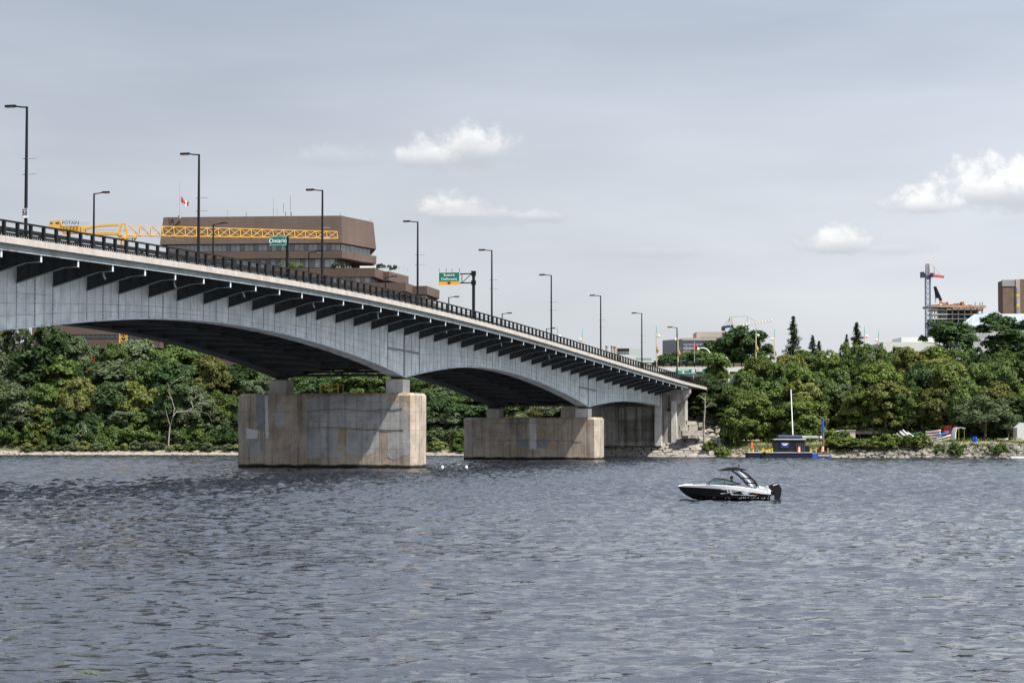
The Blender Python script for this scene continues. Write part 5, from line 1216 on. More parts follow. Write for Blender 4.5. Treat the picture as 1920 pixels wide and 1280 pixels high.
# ================================================================== ROCKS
def rocks(name, n, x0, x1, s0, s1, r0, r1, mat, label, seed, dens=None, sink=.2):
    rng = np.random.default_rng(seed); base = MB().ball((0,0,0), 1.0, 6, 4, .7); bv = np.array(base.v); nv = len(bv); fs = base.f; V = []; Fc = []
    for k in range(n):
        X = rng.uniform(x0, x1); s = rng.uniform(s0, s1); Y = float(bank(X)) + s / .88; r_ = r0 * (r1 / r0) ** (rng.uniform() ** 2); z = gz(X, Y)
        a = rng.uniform(0, 2*pi); v_ = bv * (1 + rng.uniform(-.28, .28, (nv, 1))) * np.array([r_ * rng.uniform(.8, 1.6), r_ * rng.uniform(.7, 1.1), r_ * rng.uniform(.6, 1.0)])
        ca, sa = cos(a), sin(a); v_ = v_ @ np.array([[ca, sa, 0], [-sa, ca, 0], [0, 0, 1]]); V.append(v_ + np.array([X, Y, max(z, -.1) + r_ * sink])); Fc += [tuple(j + k * nv for j in f_) for f_ in fs]
    me = bpy.data.meshes.new(name); me.from_pydata(np.concatenate(V).tolist(), [], Fc); me.materials.append(mat); me.update()
    return tag(inst(me, name), label, 'rocks', kind='stuff')
rocks('riprap', 1700, 70, 118, -.3, 5.4, .22, .8, mt['riprap'], 'broken limestone riprap along the right shoreline', 1)
rocks('riprap', 450, 44, 71, -.3, 3.0, .15, .5, mt['riprap'], 'small pale stones along the shore behind the barge', 2)
rocks('shore_stones', 1500, -135, 10, -.4, 3.0, .10, .38, mt['rock'], 'pale stones along the left waterline', 3)
rocks('rubble_slope', 420, 33, 46, 9, 22, .25, .9, mt['rock'], 'tumbled pale rubble beside the bridge abutment', 4, sink=.5)
# layered rock ledge above the path
for k in range(5):
    rr = random.Random(60 + k); px0, px1 = 1608 + rr.uniform(-8, 8), 1702 + rr.uniform(-10, 14); py = 808 - k * 6.5
    Y = 452 + k * 2.2; a, b_ = at(px0, py, Y), at(px1, py, Y); n_ = 14
    top_ = [Vector((lerp(a.x, b_.x, j / n_), Y + rr.uniform(-.5, .5), a.z + rr.uniform(-.06, .06))) for j in range(n_ + 1)] + [Vector((b_.x, Y + 6, b_.z)), Vector((a.x, Y + 6, a.z))]
    o = MB().prism([p_ - Vector((0, 0, .62)) for p_ in top_], top_).build('rock_ledge', mt['rock_grey'])
    tag(o, f'flat grey rock ledge in the slope behind the path, {["lowest","second lowest","middle","second highest","highest"][k]} of five layers', 'rock ledge', 'layered rock ledges')

# ================================================================== MOTORBOAT
bp = Vector((15.05, 146.0, 0))
boat = thing('motorboat', 'black and white motorboat with canopy tower heading left on the river', 'boat', bp, pi - .06)
gel_b = M('black_gelcoat', (.005,.005,.006), .3, .1, .5, spec=.3); gel_w = M('white_gelcoat', (.80,.80,.80), .2, .03, .5, spec=.5); silver = M('silver_vinyl', (.50,.53,.55), .3, .05, .5); vinyl = M('grey_upholstery', (.35,.35,.36), .6, .1, 1)
canvas = M('black_canvas', (.005,.005,.006), .8, .2, 2); tint = M('tinted_windscreen', (.045,.075,.08), .08, .1, .5, spec=.7)
# local x forward (bow), y to the boat's left, z up. stations: x, half beam, sheer z, black/white break z, chine half beam, chine z, keel z
ST = [(-2.55, 1.05, .46, .27, .95, .02, -.28), (-1.9, 1.10, .62, .34, 1.0, .02, -.30), (-1.2, 1.14, .78, .43, 1.02, .03, -.32), (-.4, 1.16, .88, .53, 1.02, .04, -.33), (.5, 1.14, .96, .62, .96, .06, -.33), (1.3, 1.04, 1.0, .68, .82, .10, -.30), (2.0, .86, 1.01, .72, .60, .18, -.22), (2.7, .58, .98, .75, .34, .32, -.05), (3.2, .30, .94, .77, .14, .50, .22), (3.55, .08, .88, .79, .03, .68, .55), (3.66, .015, .84, .80, .01, .76, .72)]
ST = [(x_, b1, sh - (.09 if x_ < 3.1 else .05), br, b2, cz, kz) for x_, b1, sh, br, b2, cz, kz in ST]
def loft(rows_, closed=False):
    mb = MB(); k = len(rows_[0]); vs = [p_ for r_ in rows_ for p_ in r_]; fs = []
    for a in range(len(rows_) - 1):
        for q_ in range(k - 1): fs.append((a*k + q_, a*k + q_ + 1, (a+1)*k + q_ + 1, (a+1)*k + q_))
    return mb.add(vs, fs)
def brk_y(s_): return lerp(s_[4], s_[1], (s_[3] - s_[5]) / (s_[2] - s_[5]))
hull = loft([[(x, brk_y(s_)+.01, s_[3]), (x, s_[4], s_[5]), (x, 0, s_[6]), (x, -s_[4], s_[5]), (x, -brk_y(s_)-.01, s_[3])] for s_ in ST for x in (s_[0],)])
s_ = ST[0]; hull.poly([(s_[0], brk_y(s_), s_[3]), (s_[0], -brk_y(s_), s_[3]), (s_[0], -s_[4], s_[5]), (s_[0], 0, s_[6]), (s_[0], s_[4], s_[5])])
hull.build('hull', gel_b, boat)
dk = loft([[(s_[0], brk_y(s_)+.02, s_[3]), (s_[0], s_[1]+.02, s_[2]), (s_[0], s_[1]*.80, s_[2]+.03)] for s_ in ST])
dk2 = loft([[(s_[0], -s_[1]*.80, s_[2]+.03), (s_[0], -s_[1]-.02, s_[2]), (s_[0], -brk_y(s_)-.02, s_[3])] for s_ in ST]); dk.add(dk2.v, dk2.f)
fd = [s_ for s_ in ST if s_[0] > 2.6]; fo = loft([[(s_[0], s_[1]*.80, s_[2]+.03), (s_[0], 0, s_[2]+.06), (s_[0], -s_[1]*.80, s_[2]+.03)] for s_ in fd]); dk.add(fo.v, fo.f)
s_ = ST[0]; dk.poly([(s_[0], s_[1], s_[2]), (s_[0], -s_[1], s_[2]), (s_[0], -brk_y(s_), s_[3]), (s_[0], brk_y(s_), s_[3])]); dk.build('deck', gel_w, boat)
MB().box(-2.2, 1.3, -.62, .62, .12, .2).build('cockpit_floor', vinyl, boat)
for y0, y1 in ((.25, .75), (-.75, -.25)):
    MB().box(-.3, .25, y0, y1, .2, .62).box(-.36, -.22, y0, y1, .62, 1.0).build('seat', vinyl, boat)
MB().box(-2.3, -1.75, -.85, .85, .2, .72).box(-2.42, -2.28, -.85, .85, .5, .82).build('rear_bench', vinyl, boat)
MB().hexa([(-2.56,-.6,.46),(-1.6,-.8,.62),(-1.6,.8,.62),(-2.56,.6,.46),(-2.5,-.5,.62),(-1.7,-.7,.86),(-1.7,.7,.86),(-2.5,.5,.62)]).build('sun_pad', gel_w, boat)
# windscreen
wf = [(1.8, .55, .95), (1.2, .52, 1.36), (.55, .78, 1.30), (-.55, .95, .96), (-.62, .97, .90), (1.72, .80, .95)]
for sd in (1, -1):
    a, b_, c_, d_, e_, f_ = [Vector((x, y*sd, z)) for x, y, z in wf]
    MB().prism([b_, c_, d_, f_], [p_ + Vector((0, .015*sd, 0)) for p_ in (b_, c_, d_, f_)]).build('windscreen_pane', tint, boat)
    MB().tube([f_, b_, c_, d_], .028, 5).tube([f_, d_], .03, 5).tube([c_, lerp(f_, d_, .5)], .02, 5).build('windscreen_frame', gel_b, boat)
a, b_ = Vector((1.72, .80, .95)), Vector((1.2, .52, 1.36))
MB().prism([a, b_, Vector((1.2,-.52,1.36)), Vector((1.72,-.80,.95))], [p_ + Vector((.015,0,.01)) for p_ in (a, b_, Vector((1.2,-.52,1.36)), Vector((1.72,-.80,.95)))]).build('windscreen_pane', tint, boat)
MB().tube([b_, Vector((1.2,-.52,1.36))], .028, 5).build('windscreen_frame', gel_b, boat)
# tower and canopy
for sd in (1, -1):
    y = 1.02 * sd
    MB().tube([(-1.05, y, .86), (-.75, y, 1.25), (-.25, y*.95, 1.7), (.05, y*.9, 1.88)], .045, 6).build('tower_leg', gel_b, boat)
    MB().tube([(-1.75, y, .72), (-1.5, y, 1.15), (-1.05, y*.95, 1.6), (-.6, y*.9, 1.86)], .045, 6).build('tower_leg', gel_b, boat)
    MB().tube([(-1.35, y, .80), (-1.1, y, 1.2), (-.65, y*.95, 1.65), (-.3, y*.9, 1.86)], .03, 6).build('tower_strut', gel_w, boat)
    MB().beam((-.62, y, 1.40), (-1.32, y, 1.34), .06).beam((-.9, y, 1.08), (-1.62, y, 1.0), .06).build('tower_rung', gel_b, boat)
    MB().tube([(.72, y*.9, 1.9), (.80, y*.85, 1.3)], .015, 4).build('canopy_pole', mt['grey_metal'], boat); MB().tube([(.2, y*.9, 1.9), (.28, y*.85, 1.3)], .015, 4).build('canopy_pole', mt['grey_metal'], boat)
MB().tube([(.05,.92,1.88),(.05,-.92,1.88)], .045, 6).tube([(-.6,.92,1.86),(-.6,-.92,1.86)], .045, 6).build('tower_crossbar', gel_b, boat)
cx = [(.92, 1.93), (.60, 2.0), (.32, 2.11), (-.3, 2.13), (-.62, 2.03), (-.92, 2.0)]
cprof = [(.95,1.90),(.62,2.0),(.32,2.10),(-.3,2.12),(-.6,2.03),(-.92,1.96),(-.92,1.91),(-.3,1.90),(.3,1.87),(.95,1.86)]
cp = MB().prism([(x, -1.0, z) for x, z in cprof], [(x, 1.0, z) for x, z in cprof])
cp.build('canopy', canvas, boat); MB().tube([(-.45,0,2.1),(-.45,0,2.3)], .04, 6).build('mast_light', gel_b, boat)
# outboard motor
ob = [(-2.45,.86),(-2.47,.70),(-2.58,.58),(-2.85,.40),(-2.85,-.1),(-3.2,-.1),(-3.28,.20),(-3.34,.62),(-3.22,.86),(-3.0,1.08)]
om = MB().prism([(x, -.26, z) for x, z in ob], [(x, .26, z) for x, z in ob]).build('outboard_motor', gel_b, boat)
MB().hexa([(-2.75,-.275,.86),(-3.05,-.275,.95),(-3.05,-.265,.95),(-2.75,-.265,.86),(-2.75,-.275,.91),(-3.05,-.275,1.0),(-3.05,-.265,1.0),(-2.75,-.265,.91)]).add([(x, -y, z) for x, y, z in [(-2.75,-.275,.86),(-3.05,-.275,.95),(-3.05,-.275,1.0),(-2.75,-.275,.91)]], [(0,1,2,3)]).build('badge_stripe', gel_w, om)
MB().box(-2.95,-2.5,-.12,.12,.2,.45).build('motor_bracket', gel_b, boat)
# hull graphics: slashes that lie on the side
def side_pt(x, z, out=.012, sd=1):
    X_ = [s_[0] for s_ in ST]; iv = lambda j: float(np.interp(x, X_, [s_[j] for s_ in ST]))
    y = lerp(iv(4), iv(1), (z - iv(5)) / (iv(2) - iv(5))); return Vector((x, (y + .012 + out) * sd, z))
def px2(px, py): return (3.66 - (px - 220) / 218.0 * (240/240) * 1.0 * (7.0/6.82) , (595 - py) / 218.0)   # zoomed boat picture -> boat side
G_ = [(silver, [(770,440),(880,460),(900,474),(850,468)]), (silver, [(810,520),(1000,488),(1150,474),(1000,502),(840,528)]), (gel_w, [(905,470),(920,500),(935,500),(920,470)]), (gel_w, [(945,470),(965,500),(985,500),(965,470)]),
      (gel_w, [(950,515),(985,540),(1330,556),(1300,544),(1010,532),(975,515)]), (silver, [(1110,500),(1150,530),(1240,545),(1200,515),(1320,498),(1200,492)]), (gel_w, [(1180,480),(1250,488),(1320,500),(1240,500)]), (mt['red'], [(1320,535),(1345,530),(1350,550),(1328,550)]), (mt['red'], [(1225,484),(1250,482),(1248,490),(1230,490)])]
for m_, pts in G_:
    for sd in (1, -1):
        P_ = [px2(*p_) for p_ in pts]; MB().prism([side_pt(x, z, .0, sd) for x, z in P_], [side_pt(x, z, .012, sd) for x, z in P_]).build('hull_graphic', m_, boat)
for px in (620, 655): 
    x, z = px2(px, 382); MB().ball(side_pt(x, .90, .0), .04, 6, 4).build('cleat', gel_b, boat)
# spray along the waterline
rng = np.random.default_rng(8); n = 40; xs_ = rng.uniform(-2.6, 2.2, n); ys_ = np.interp(xs_, [-2.6, 0, 2.2], [1.0, 1.05, .62]) + rng.uniform(0, .12, n)
P_ = np.stack([xs_, ys_, rng.uniform(.0, .07, n)], 1)
tag(inst(quad_mesh('bow_spray', leaf_quads(P_, np.tile([0,.4,1.0], (n,1)) + rng.normal(size=(n,3))*.4, .025, rng), gel_w), 'bow_spray', boat), kind='stuff')
# person at the wheel
per = thing('person', 'person in dark clothes sitting at the wheel under the boat canopy', 'person', boat.matrix_basis @ Vector((.05, .48, .62)), pi - .06)
V_ = [((0,0,.05),.15), ((0,0,.28),.155), ((0,0,.46),.16), ((.01,0,.56),.06), ((.02,0,.64),.075), ((.02,0,.72),.10), ((.02,0,.80),.085), ((0,.19,.47),.07), ((.12,.25,.24),.05), ((.36,.2,.26),.04), ((.45,.17,.30),.035), ((0,-.19,.47),.07), ((.12,-.25,.24),.05), ((.36,-.2,.26),.04), ((.45,-.17,.30),.035), ((.05,.10,.02),.10), ((.42,.12,.03),.075), ((.46,.12,-.34),.05), ((.58,.12,-.38),.04), ((.05,-.10,.02),.10), ((.42,-.12,.03),.075), ((.46,-.12,-.34),.05), ((.58,-.12,-.38),.04)]
E_ = [(0,1),(1,2),(2,3),(3,4),(4,5),(5,6),(2,7),(7,8),(8,9),(9,10),(2,11),(11,12),(12,13),(13,14),(0,15),(15,16),(16,17),(17,18),(0,19),(19,20),(20,21),(21,22)]
me = bpy.data.meshes.new('body'); me.from_pydata([v for v, _ in V_], E_, []); bo = inst(me, 'body', per)
sk = bo.modifiers.new('skin', 'SKIN'); sb = bo.modifiers.new('subdivision', 'SUBSURF'); sb.levels = sb.render_levels = 1
for k, (_, r_) in enumerate(V_): me.skin_vertices[0].data[k].radius = (r_, r_)
me.skin_vertices[0].data[0].use_root = True; me.materials.append(M('dark_clothes', (.03,.03,.035), .8, .2, 2))
skin_m = M('skin', (.42,.24,.17), .6, .08, 3); hair_m = M('dark_hair', (.015,.012,.01), .7, .1, 3)
MB().ball((.045,0,.74), .105, 10, 8, 1.15).ball((.15,0,.73), .022, 6, 4).ball((.045,.105,.73), .025, 6, 4).ball((.045,-.105,.73), .025, 6, 4).build('head', skin_m, per, smooth=True)
MB().ball((.02,0,.785), .118, 10, 8, 1.0).build('hair', hair_m, per, smooth=True)
for y in (.04, -.04): MB().ball((.135, y, .755), .015, 6, 4).build('eye', hair_m, per)
MB().box(.138,.152,-.025,.025,.672,.684).build('mouth', mt['red'], per)
for y in (.17, -.17):
    h_ = MB().ball((.47, y, .30), .045, 8, 5, .6)
    for q_, (dy_, ln) in enumerate(((-.035,.05),(-.012,.06),(.012,.062),(.034,.05))): h_.tube([(.49, y+dy_, .305), (.49+ln*.7, y+dy_, .31), (.49+ln, y+dy_, .285)], .010, 5)
    h_.tube([(.46, y + (-.04 if y > 0 else .04), .30), (.49, y + (-.06 if y > 0 else .06), .31)], .011, 5).build('hand', skin_m, per)
MB().tube([(.52 + .0*cos(a), .16*cos(a)*1.0, .30 + .16*sin(a)) for a in np.linspace(0, 2*pi, 17)], .014, 5).build('steering_wheel', gel_b, boat, (.05, .48, .62))
# buoys and floating weed
for k, (px, py) in enumerate(((829.5, 877), (874.5, 877))):
    o_ = onplane(px, py, Vector((0,0,0)), Vector((0,0,1))); t = thing('mooring_buoy', f'small white buoy floating right of the nearest pier, {"left" if k == 0 else "right"} of two', 'buoy', o_, 0, 'white buoys')
    MB().ball((0,0,.08), .21, 10, 6, .9).build('float', gel_w, t); MB().tube([(0,0,.24),(0,0,.36)], .05, 6).build('top_ring', gel_w, t)
rng = np.random.default_rng(5)
c_ = onplane(172, 1267, Vector((0,0,0)), Vector((0,0,1))); n = 55; P_ = np.stack([c_.x + rng.normal(0, .16, n), c_.y + rng.normal(0, .10, n), np.full(n, .045) + rng.uniform(0, .03, n)], 1)
tag(inst(quad_mesh('floating_weed', leaf_quads(P_, np.tile([0,-.2,1.0], (n,1)) + rng.normal(size=(n,3))*.2, .05, rng), M('pond_weed', (.055,.06,.025), .6, .2, 3)), 'floating_weed'), 'patch of yellow-green weed floating at the bottom left', 'water weed', kind='stuff')

# ================================================================== WORK BARGE
YB = 431.0
cabin_m = M('black_cabin_panels', (.005,.006,.010), .6, .2, .6, spec=.2); dnavy_hull = M('dark_navy_hull_paint', (.006,.008,.024), .6, .2, .6, spec=.2)
bo_ = at(1482, 857, YB); bo_.z = 0
bg = thing('work_barge', 'dark blue work barge with black cabin moored at the right bank', 'barge', bo_); w = lambda px, py, dy=0.0: at(px, py, YB) - Vector((bo_.x, YB, 0)) + Vector((0, dy, 0))
def wb(mb, x0, x1, y0, y1, d0, d1): return mb.box(w(x0,y0).x, w(x1,y0).x, d0, d1, w(x0,y1).z, w(x0,y0).z)
wb(MB(), 1524, 1558, 850, 859, .4, 5).build('pontoon', mt['blue'], bg)
wb(MB(), 1403, 1523, 848.5, 859, 0, 5.5).build('pontoon', dnavy_hull, bg); wb(MB(), 1402.5, 1523.5, 847.6, 848.45, -.1, 5.6).build('deck_edge', mt['alu'], bg); wb(MB(), 1535, 1556, 852, 855, .28, .38).build('yellow_fender', mt['yellow_rail'], bg)
cbn = wb(MB(), 1453, 1492, 824, 847.5, 1.2, 4.4).build('cabin', cabin_m, bg); wb(MB(), 1492.1, 1512, 826, 847.5, 1.4, 4.2).build('cabin_rear', cabin_m, bg)
wb(MB(), 1452, 1513, 822.5, 823.9, 1.0, 4.6).build('cabin_roof', mt['alu'], bg)
for k in range(5): wb(MB(), 1494 + k*3.6, 1496 + k*3.6, 828, 846, 1.28, 1.38).build('cabin_rib', mt['steel_dark'], bg)
pl = wb(MB(), 1465, 1481, 829, 839.5, 1.05, 1.18).build('name_board', M('dark_blue_board', (.008,.015,.10), .5, .1), bg)
for y0, x0, x1 in ((831, 1467, 1479), (833.4, 1469.5, 1476.5)): wb(MB(), x0, x1, y0, y0 + 1.2, 1.02, 1.045).build('board_text_line', mt['white'], pl)
MB().tube([w(1462,819,2.4), w(1507,819,2.4)], .42, 8).build('rolled_cover', mt['navy'], bg); MB().tube([w(1507,819.5,2.4), w(1538,819.5,2.4)], [.3,.22], 6).build('boom', mt['grey_metal'], bg)
MB().tube([w(1490,823,2.6), w(1489,800,2.6), w(1486,729,2.6)], [.13,.12,.10], 8).build('mast', mt['white'], bg); MB().tube([w(1490.2,847,2.6), w(1489.9,815,2.6)], .2, 8).build('mast_foot', mt['red'], bg)
MB().tube([w(1546.5,847,2), w(1546,812,2)], .2, 8).build('spud_post', M('rusty_steel', (.16,.07,.04), .8, .3, 1), bg); MB().tube([w(1546,812,2), w(1545.5,784,2)], .2, 8).build('spud_post_top', mt['blue'], bg)
for k, px in enumerate((1405, 1413, 1430, 1432.5, 1443, 1449, 1521, 1531, 1541, 1553)):
    MB().beam(w(px, 848, .5), w(px, 839.5 if k % 2 else 841, .5), .16).build('yellow_stanchion', mt['yellow_rail'], bg)
MB().beam(w(1430,844,.5), w(1449,842,.5), .1).beam(w(1437,846,1), w(1449,843,1), .3).build('yellow_rail', mt['yellow_rail'], bg)
MB().tube([(w(1428,0).x + .42*cos(a), -.15, w(1428,852).z + .42*sin(a)) for a in np.linspace(0, 2*pi, 13)], .15, 6).build('tyre_fender', canvas, bg)
MB().ball(w(1542.5,820,2.2), .33, 10, 6).build('lamp_globe', mt['white'], bg)
MB().beam(w(1498,822,3), w(1498,817,3), .15).beam(w(1470,822,3), w(1470,819,3), .3).beam(w(1482,822,3), w(1484,819.5,3), .25).build('roof_gear', mt['grey_metal'], bg)
wb(MB(), 1513, 1520, 836, 847.5, 2, 3.6).build('generator_box', mt['black'], bg)
pl = MB().poly([w(1408.5,829,.9), w(1413,828,.9), w(1413.5,833,.9), w(1411,834.5,.9), w(1413,838,.9), w(1409.5,841,.9), w(1410,834,.9)]).mesh('x', None)
sg_ = [(1408.5,829),(1413,828.2),(1413.5,833),(1411.5,834.5),(1413,838),(1409.5,840.5),(1410,834.5)]
t = MB().prism([w(a, b_, .9) for a, b_ in sg_], [w(a, b_, 1.05) for a, b_ in sg_]).tube([w(1411,848,1), w(1411,838,1)], .05, 5).build('channel_marker', mt['orange'], None, bo_)
tag(t, 'orange channel marker at the left end of the barge', 'marker')
bpy.data.meshes.remove(pl)
for k, (px, py) in enumerate(((1499, 847.6), (1543.5, 847))):
    o_ = Vector((bo_.x, YB, 0)) + w(px, py, .8); t = thing('traffic_barrel', f'orange and white striped traffic barrel on the barge, {"left" if k == 0 else "right"} of two', 'traffic barrel', o_, 0, 'striped traffic barrels')
    for j in range(5): MB().tube([(0,0,j*.24), (0,0,j*.24 + .238)], .26 - j*.012, 10).build('stripe', mt['orange'] if j % 2 == 0 else mt['white'], t)
# ================================================================== THINGS ON THE PATH
def canoe_mesh(ln, bm, mat):
    mb = MB(); n = 9; rows_ = []
    for k in range(n):
        f_ = -1 + 2 * k / (n - 1); b_ = bm / 2 * max(.04, (1 - f_*f_) ** .6); zt_ = .34 + .14 * f_ * f_
        rows_.append([(f_*ln/2, b_, zt_), (f_*ln/2, b_*.75, .08 + .1*f_*f_), (f_*ln/2, 0, .0 + .12*f_*f_), (f_*ln/2, -b_*.75, .08 + .1*f_*f_), (f_*ln/2, -b_, zt_)])
    l_ = loft(rows_); l_.add([], []); mb.add(l_.v, l_.f); d_ = loft([[r_[0], (r_[0][0], 0, r_[0][2] - .04), r_[4]] for r_ in rows_]); mb.add(d_.v, d_.f)
    return mb.mesh('canoe_hull', mat)
cw = M('pale_canoe_plastic', (.62,.62,.62), .4, .08, .5); cbl = M('blue_canoe_plastic', (.02,.16,.50), .4, .08, .5); cgr = M('green_canoe_plastic', (.03,.17,.10), .4, .08, .5)
cm_w, cm_b, cm_g = canoe_mesh(3.2, .75, cw), canoe_mesh(3.0, .75, cbl), canoe_mesh(3.4, .75, cgr)
tm_ = MB().box(-.04,.04,-.36,.36,.30,.34).mesh('thwart', mt['bark'])
CAN_ = [(1696,817,4,cm_w,(.15,-.62,-.62),'pale canoe leaning left in the tilted row'), (1691,820,4,cm_w,(.15,-.5,-.62),'pale canoe lying lowest in the tilted row'), (1701,815,3.2,cm_w,(.15,-.7,-.55),'pale canoe leaning in the middle of the tilted row'), (1711,818,4,cm_w,(.1,-.55,-.6),'pale blue-edged canoe at the right of the tilted row'),
        (1750,808.5,3,cm_w,(0,.1,.12),'pale canoe on top of the left rack stack'), (1750,813.5,3,cm_w,(0,.1,.12),'pale canoe second from top on the left rack'), (1751,818.5,3,cm_w,(0,.08,.12),'pale canoe third from top on the left rack'), (1752,823.5,3,cm_w,(0,.06,.12),'pale canoe at the bottom of the left rack'),
        (1767,813,3,cm_b,(0,.25,.15),'blue canoe on top of the right rack'), (1770,819,3,cm_w,(0,.22,.15),'pale canoe in the middle of the right rack'), (1771,824,3,cm_w,(0,.18,.15),'pale canoe at the bottom of the right rack'), (1712,812,6,cm_g,(0,.05,.1),'green canoe lying behind the tilted row'), (1729,822.5,3.4,cm_g,(0,.02,.05),'dark green canoe lying low between the two canoe groups')]
for px, py, dy_, m_, rot, lab in CAN_:
    Yq = float(bank((px-960)/F*432)) + 8 + dy_; o_ = at(px, py + 2, Yq); t = thing('canoe', lab + ' on the path', 'canoe', o_, 0, 'canoes stored on the path'); t.rotation_euler = (rot[0] * 0 - .0, -rot[1], rot[2])
    inst(m_, 'canoe_hull', t); inst(tm_, 'thwart', t, (.5,0,0)); inst(tm_, 'thwart', t, (-.5,0,0))
def pth(px, py, dy=10.0): return at(px, py, float(bank((px-960)/F*432)) + dy)
for px, lab in ((1761, 'red upright post between the two canoe racks'),):
    o_ = pth(px, 826, 11.2); t = thing('canoe_rack', 'red metal rack holding the stacked canoes', 'rack', o_)
    for dx_ in (-1.2, 0, 1.2): MB().beam((dx_,0,-.2), (dx_,0,2.2), .1).build('upright', mt['red'], t)
    for z in (.35, .9, 1.45, 1.95): MB().beam((-2.2,.05,z), (2.2,.05,z), .07).build('rung', mt['red'], t)
o_ = pth(1789, 823, 14); s_ = (o_ - Vector((0,0,EYE))).length / F; t = thing('shipping_container', 'red shipping container with open end behind the white shelter', 'container', o_)
rust = M('red_container_paint', (.36,.05,.035), .6, .15, .6)
MB().box(-9*s_, 10*s_, 2, 6, 0, .12).box(-9*s_, 10*s_, 2, 6, 24*s_, 25*s_).box(-9*s_, -8*s_, 2, 6, .12, 24*s_).box(-8*s_, 10*s_, 5.9, 6, .12, 24*s_).build('shell', rust, t)
for k in range(5): MB().box(-9*s_ + .02 + k*.11, -9*s_ + .08 + k*.11, 1.2 + k*.15, 1.26 + k*.15, .1, 24*s_).build('door_rib', rust, t)
MB().hexa([(-9*s_,2,.1),(-9*s_+.05,2,.1),(-3*s_,.9,.1),(-3*s_-.05,.9,.1),(-9*s_,2,24*s_),(-9*s_+.05,2,24*s_),(-3*s_,.9,24*s_),(-3*s_-.05,.9,24*s_)]).build('door', rust, t)
MB().box(-3*s_, 1*s_, 3, 3.2, .12, 10*s_).build('orange_crate', mt['yellow_rail'], t)
o_ = pth(1800, 825, 10.5); t = thing('fabric_shelter', 'white arched fabric shelter beside the red container', 'shelter', o_)
arc = [(x_*7*s_, z*24*s_) for x_, z in ((-1.2,0),(-1.15,.6),(-.8,.92),(0,1),(.9,.97),(1.5,.9),(1.5,.86),(0,.95),(-.7,.87),(-1.0,.58),(-1.05,0))]
MB().prism([(x_,0,z) for x_, z in arc], [(x_,4,z) for x_, z in arc]).build('fabric_skin', mt['white'], t); MB().beam((-.2,.1,0), (-.2,.1,22*s_), .1).beam((.9,.1,0), (.9,.1,21*s_), .1).build('frame_pole', mt['yellow_rail'], t)
for k, px in enumerate((1825.5, 1829.5)):
    o_ = pth(px, 828.5, 6.5); t = thing('blue_drum', f'blue plastic drum on the path under the willow, {"left" if k == 0 else "right"} of two', 'drum', o_, 0, 'blue drums')
    MB().tube([(0,0,0),(0,0,.1),(0,0,.55),(0,0,1.05)], [.27,.29,.30,.27], 12).build('drum_body', mt['blue'], t); MB().tube([(0,0,1.06),(0,0,1.12)], .24, 12).build('lid', mt['blue'], t)
o_ = pth(1590, 821, 12); t = thing('storage_shed', 'small grey metal shed on the path under the grey-green tree', 'shed', o_)
MB().box(-1.55, .1, 0, 2, 0, 1.6).build('wall', mt['grey_metal'], t); MB().box(.12, 1.55, .1, 2, 0, 1.55).build('side_wall', M('rusty_beige_sheet', (.36,.30,.25), .8, .2, .8), t); MB().box(-1.65, 1.65, -.1, 2.1, 1.6, 1.68).build('roof', mt['alu'], t)
o_ = pth(1560, 813, 13); t = thing('boat_trailer', 'long white and red boat trailer parked behind the barge', 'trailer', o_)
MB().box(-2.4, 2.6, 0, .9, -.3, .1).build('white_side', mt['white'], t); MB().box(-2.2, 2.6, .05, .9, .3, .5).build('red_rail', mt['red'], t); MB().box(-2.4, 2.6, 0, .9, .55, .7).build('white_rail', mt['white'], t)
for x_ in (-1.2, 1.2): MB().tube([(x_, -.1, -.55), (x_, .1, -.55)], .35, 12).build('wheel', canvas, t)
o_ = pth(1918, 822, 12); t = thing('white_tent', 'white tent side at the right edge of the path', 'tent', o_)
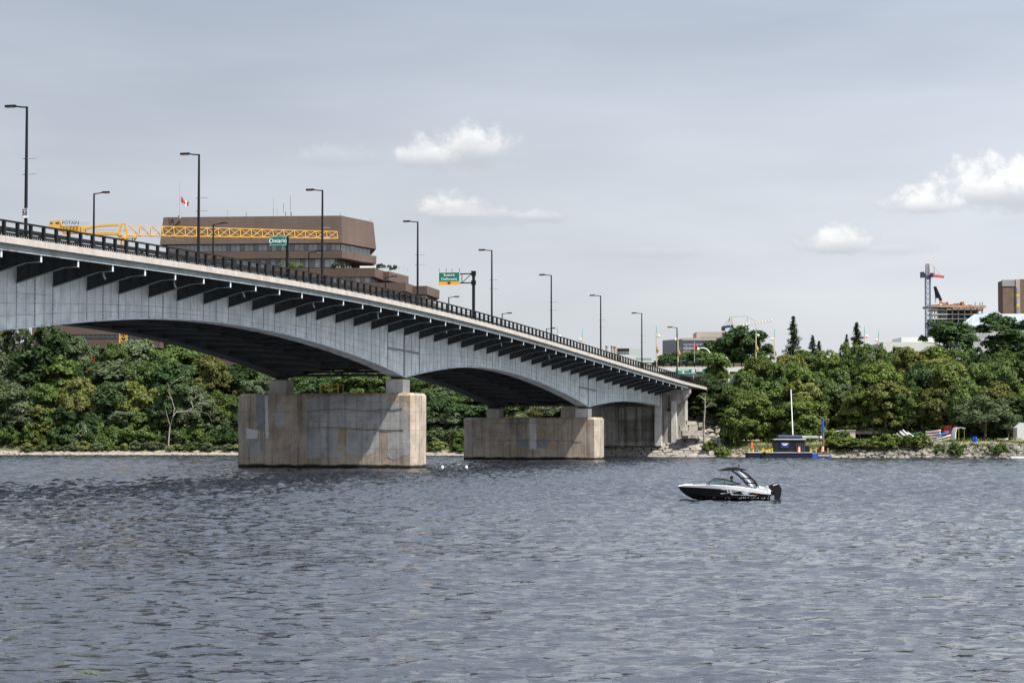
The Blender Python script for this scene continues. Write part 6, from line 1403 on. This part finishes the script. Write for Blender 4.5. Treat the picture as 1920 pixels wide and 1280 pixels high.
MB().prism([(-1.1,0,0),(6,0,0),(6,0,3.2),(.2,0,3.2),(-1.0,0,2.2)], [(-1.1,4,0),(6,4,0),(6,4,3.2),(.2,4,3.2),(-1.0,4,2.2)]).build('canvas_wall', offw, t); MB().beam((-1.1,-.05,0), (-1.1,-.05,2.3), .08).build('tent_pole', mt['alu'], t)
for k, (px, py, ln, m_, lab) in enumerate(((1880, 824, 20, 'alu', 'low silver boat lying on the path beyond the willow'), (1915, 823, 18, 'white', 'white dinghy at the right edge of the path'))):
    o_ = pth(px, py + 1, 9); o = inst(canoe_mesh(ln*.11, .8, mt[m_]), 'dinghy', None, o_); tag(o, lab, 'dinghy')
o_ = onplane(1895, 856, Vector((0,0,0)), Vector((0,0,1))); o = inst(canoe_mesh(3.4, 1.2, mt['grey_metal']), 'rowing_boat', None, o_); tag(o, 'grey rowing boat pulled against the rocks at the right edge', 'rowing boat')
o_ = onplane(1915, 858.5, Vector((0,0,0)), Vector((0,0,1))); t = MB().box(-2.2, 6, -1, 1, .05, .3).box(-2.0, 6, -.9, .9, -.2, .048).build('floating_dock', mt['white'], None, o_); tag(t, 'white floating dock at the bottom right bank edge', 'dock')
o_ = at(1375.5, 711, 500); o_.z = gz(o_.x, 500); t = thing('recycling_sign', 'small blue and teal sign board among trees under the overpass', 'sign', o_)
zc = at(1375.5, 711, 500).z; MB().box(-.3,.3,0,.08,zc - o_.z - .35, zc - o_.z + .3).build('board', M('dull_blue_board', (.01,.05,.2), .5, .1), t); MB().tube([(0,.15,0),(0,.15,zc - o_.z + .3)], .05, 6).build('post', mt['grey_metal'], t)
# red scaffold seen through the trees on the left
o_ = at(170, 690, 552); o_.z = min(o_.z, gz(o_.x, 556)); t = thing('red_scaffold', 'red scaffold stair showing between trees on the left bank', 'scaffold', o_); w = lambda a, b_: at(a, b_, 556) - at(170, 690, 556) + Vector((0,0,at(170,690,556).z - o_.z))
t.location = (at(170,690,556).x, 556, o_.z)
for px in (163, 170, 176): MB().beam(Vector((w(px,690).x, 0, 0)), w(px + 1, 672), .12).build('standard', mt['red'], t)
for py in (674, 678, 682, 686, 690): MB().beam(w(162, py), w(178, py), .12).build('ledger', mt['red'], t)
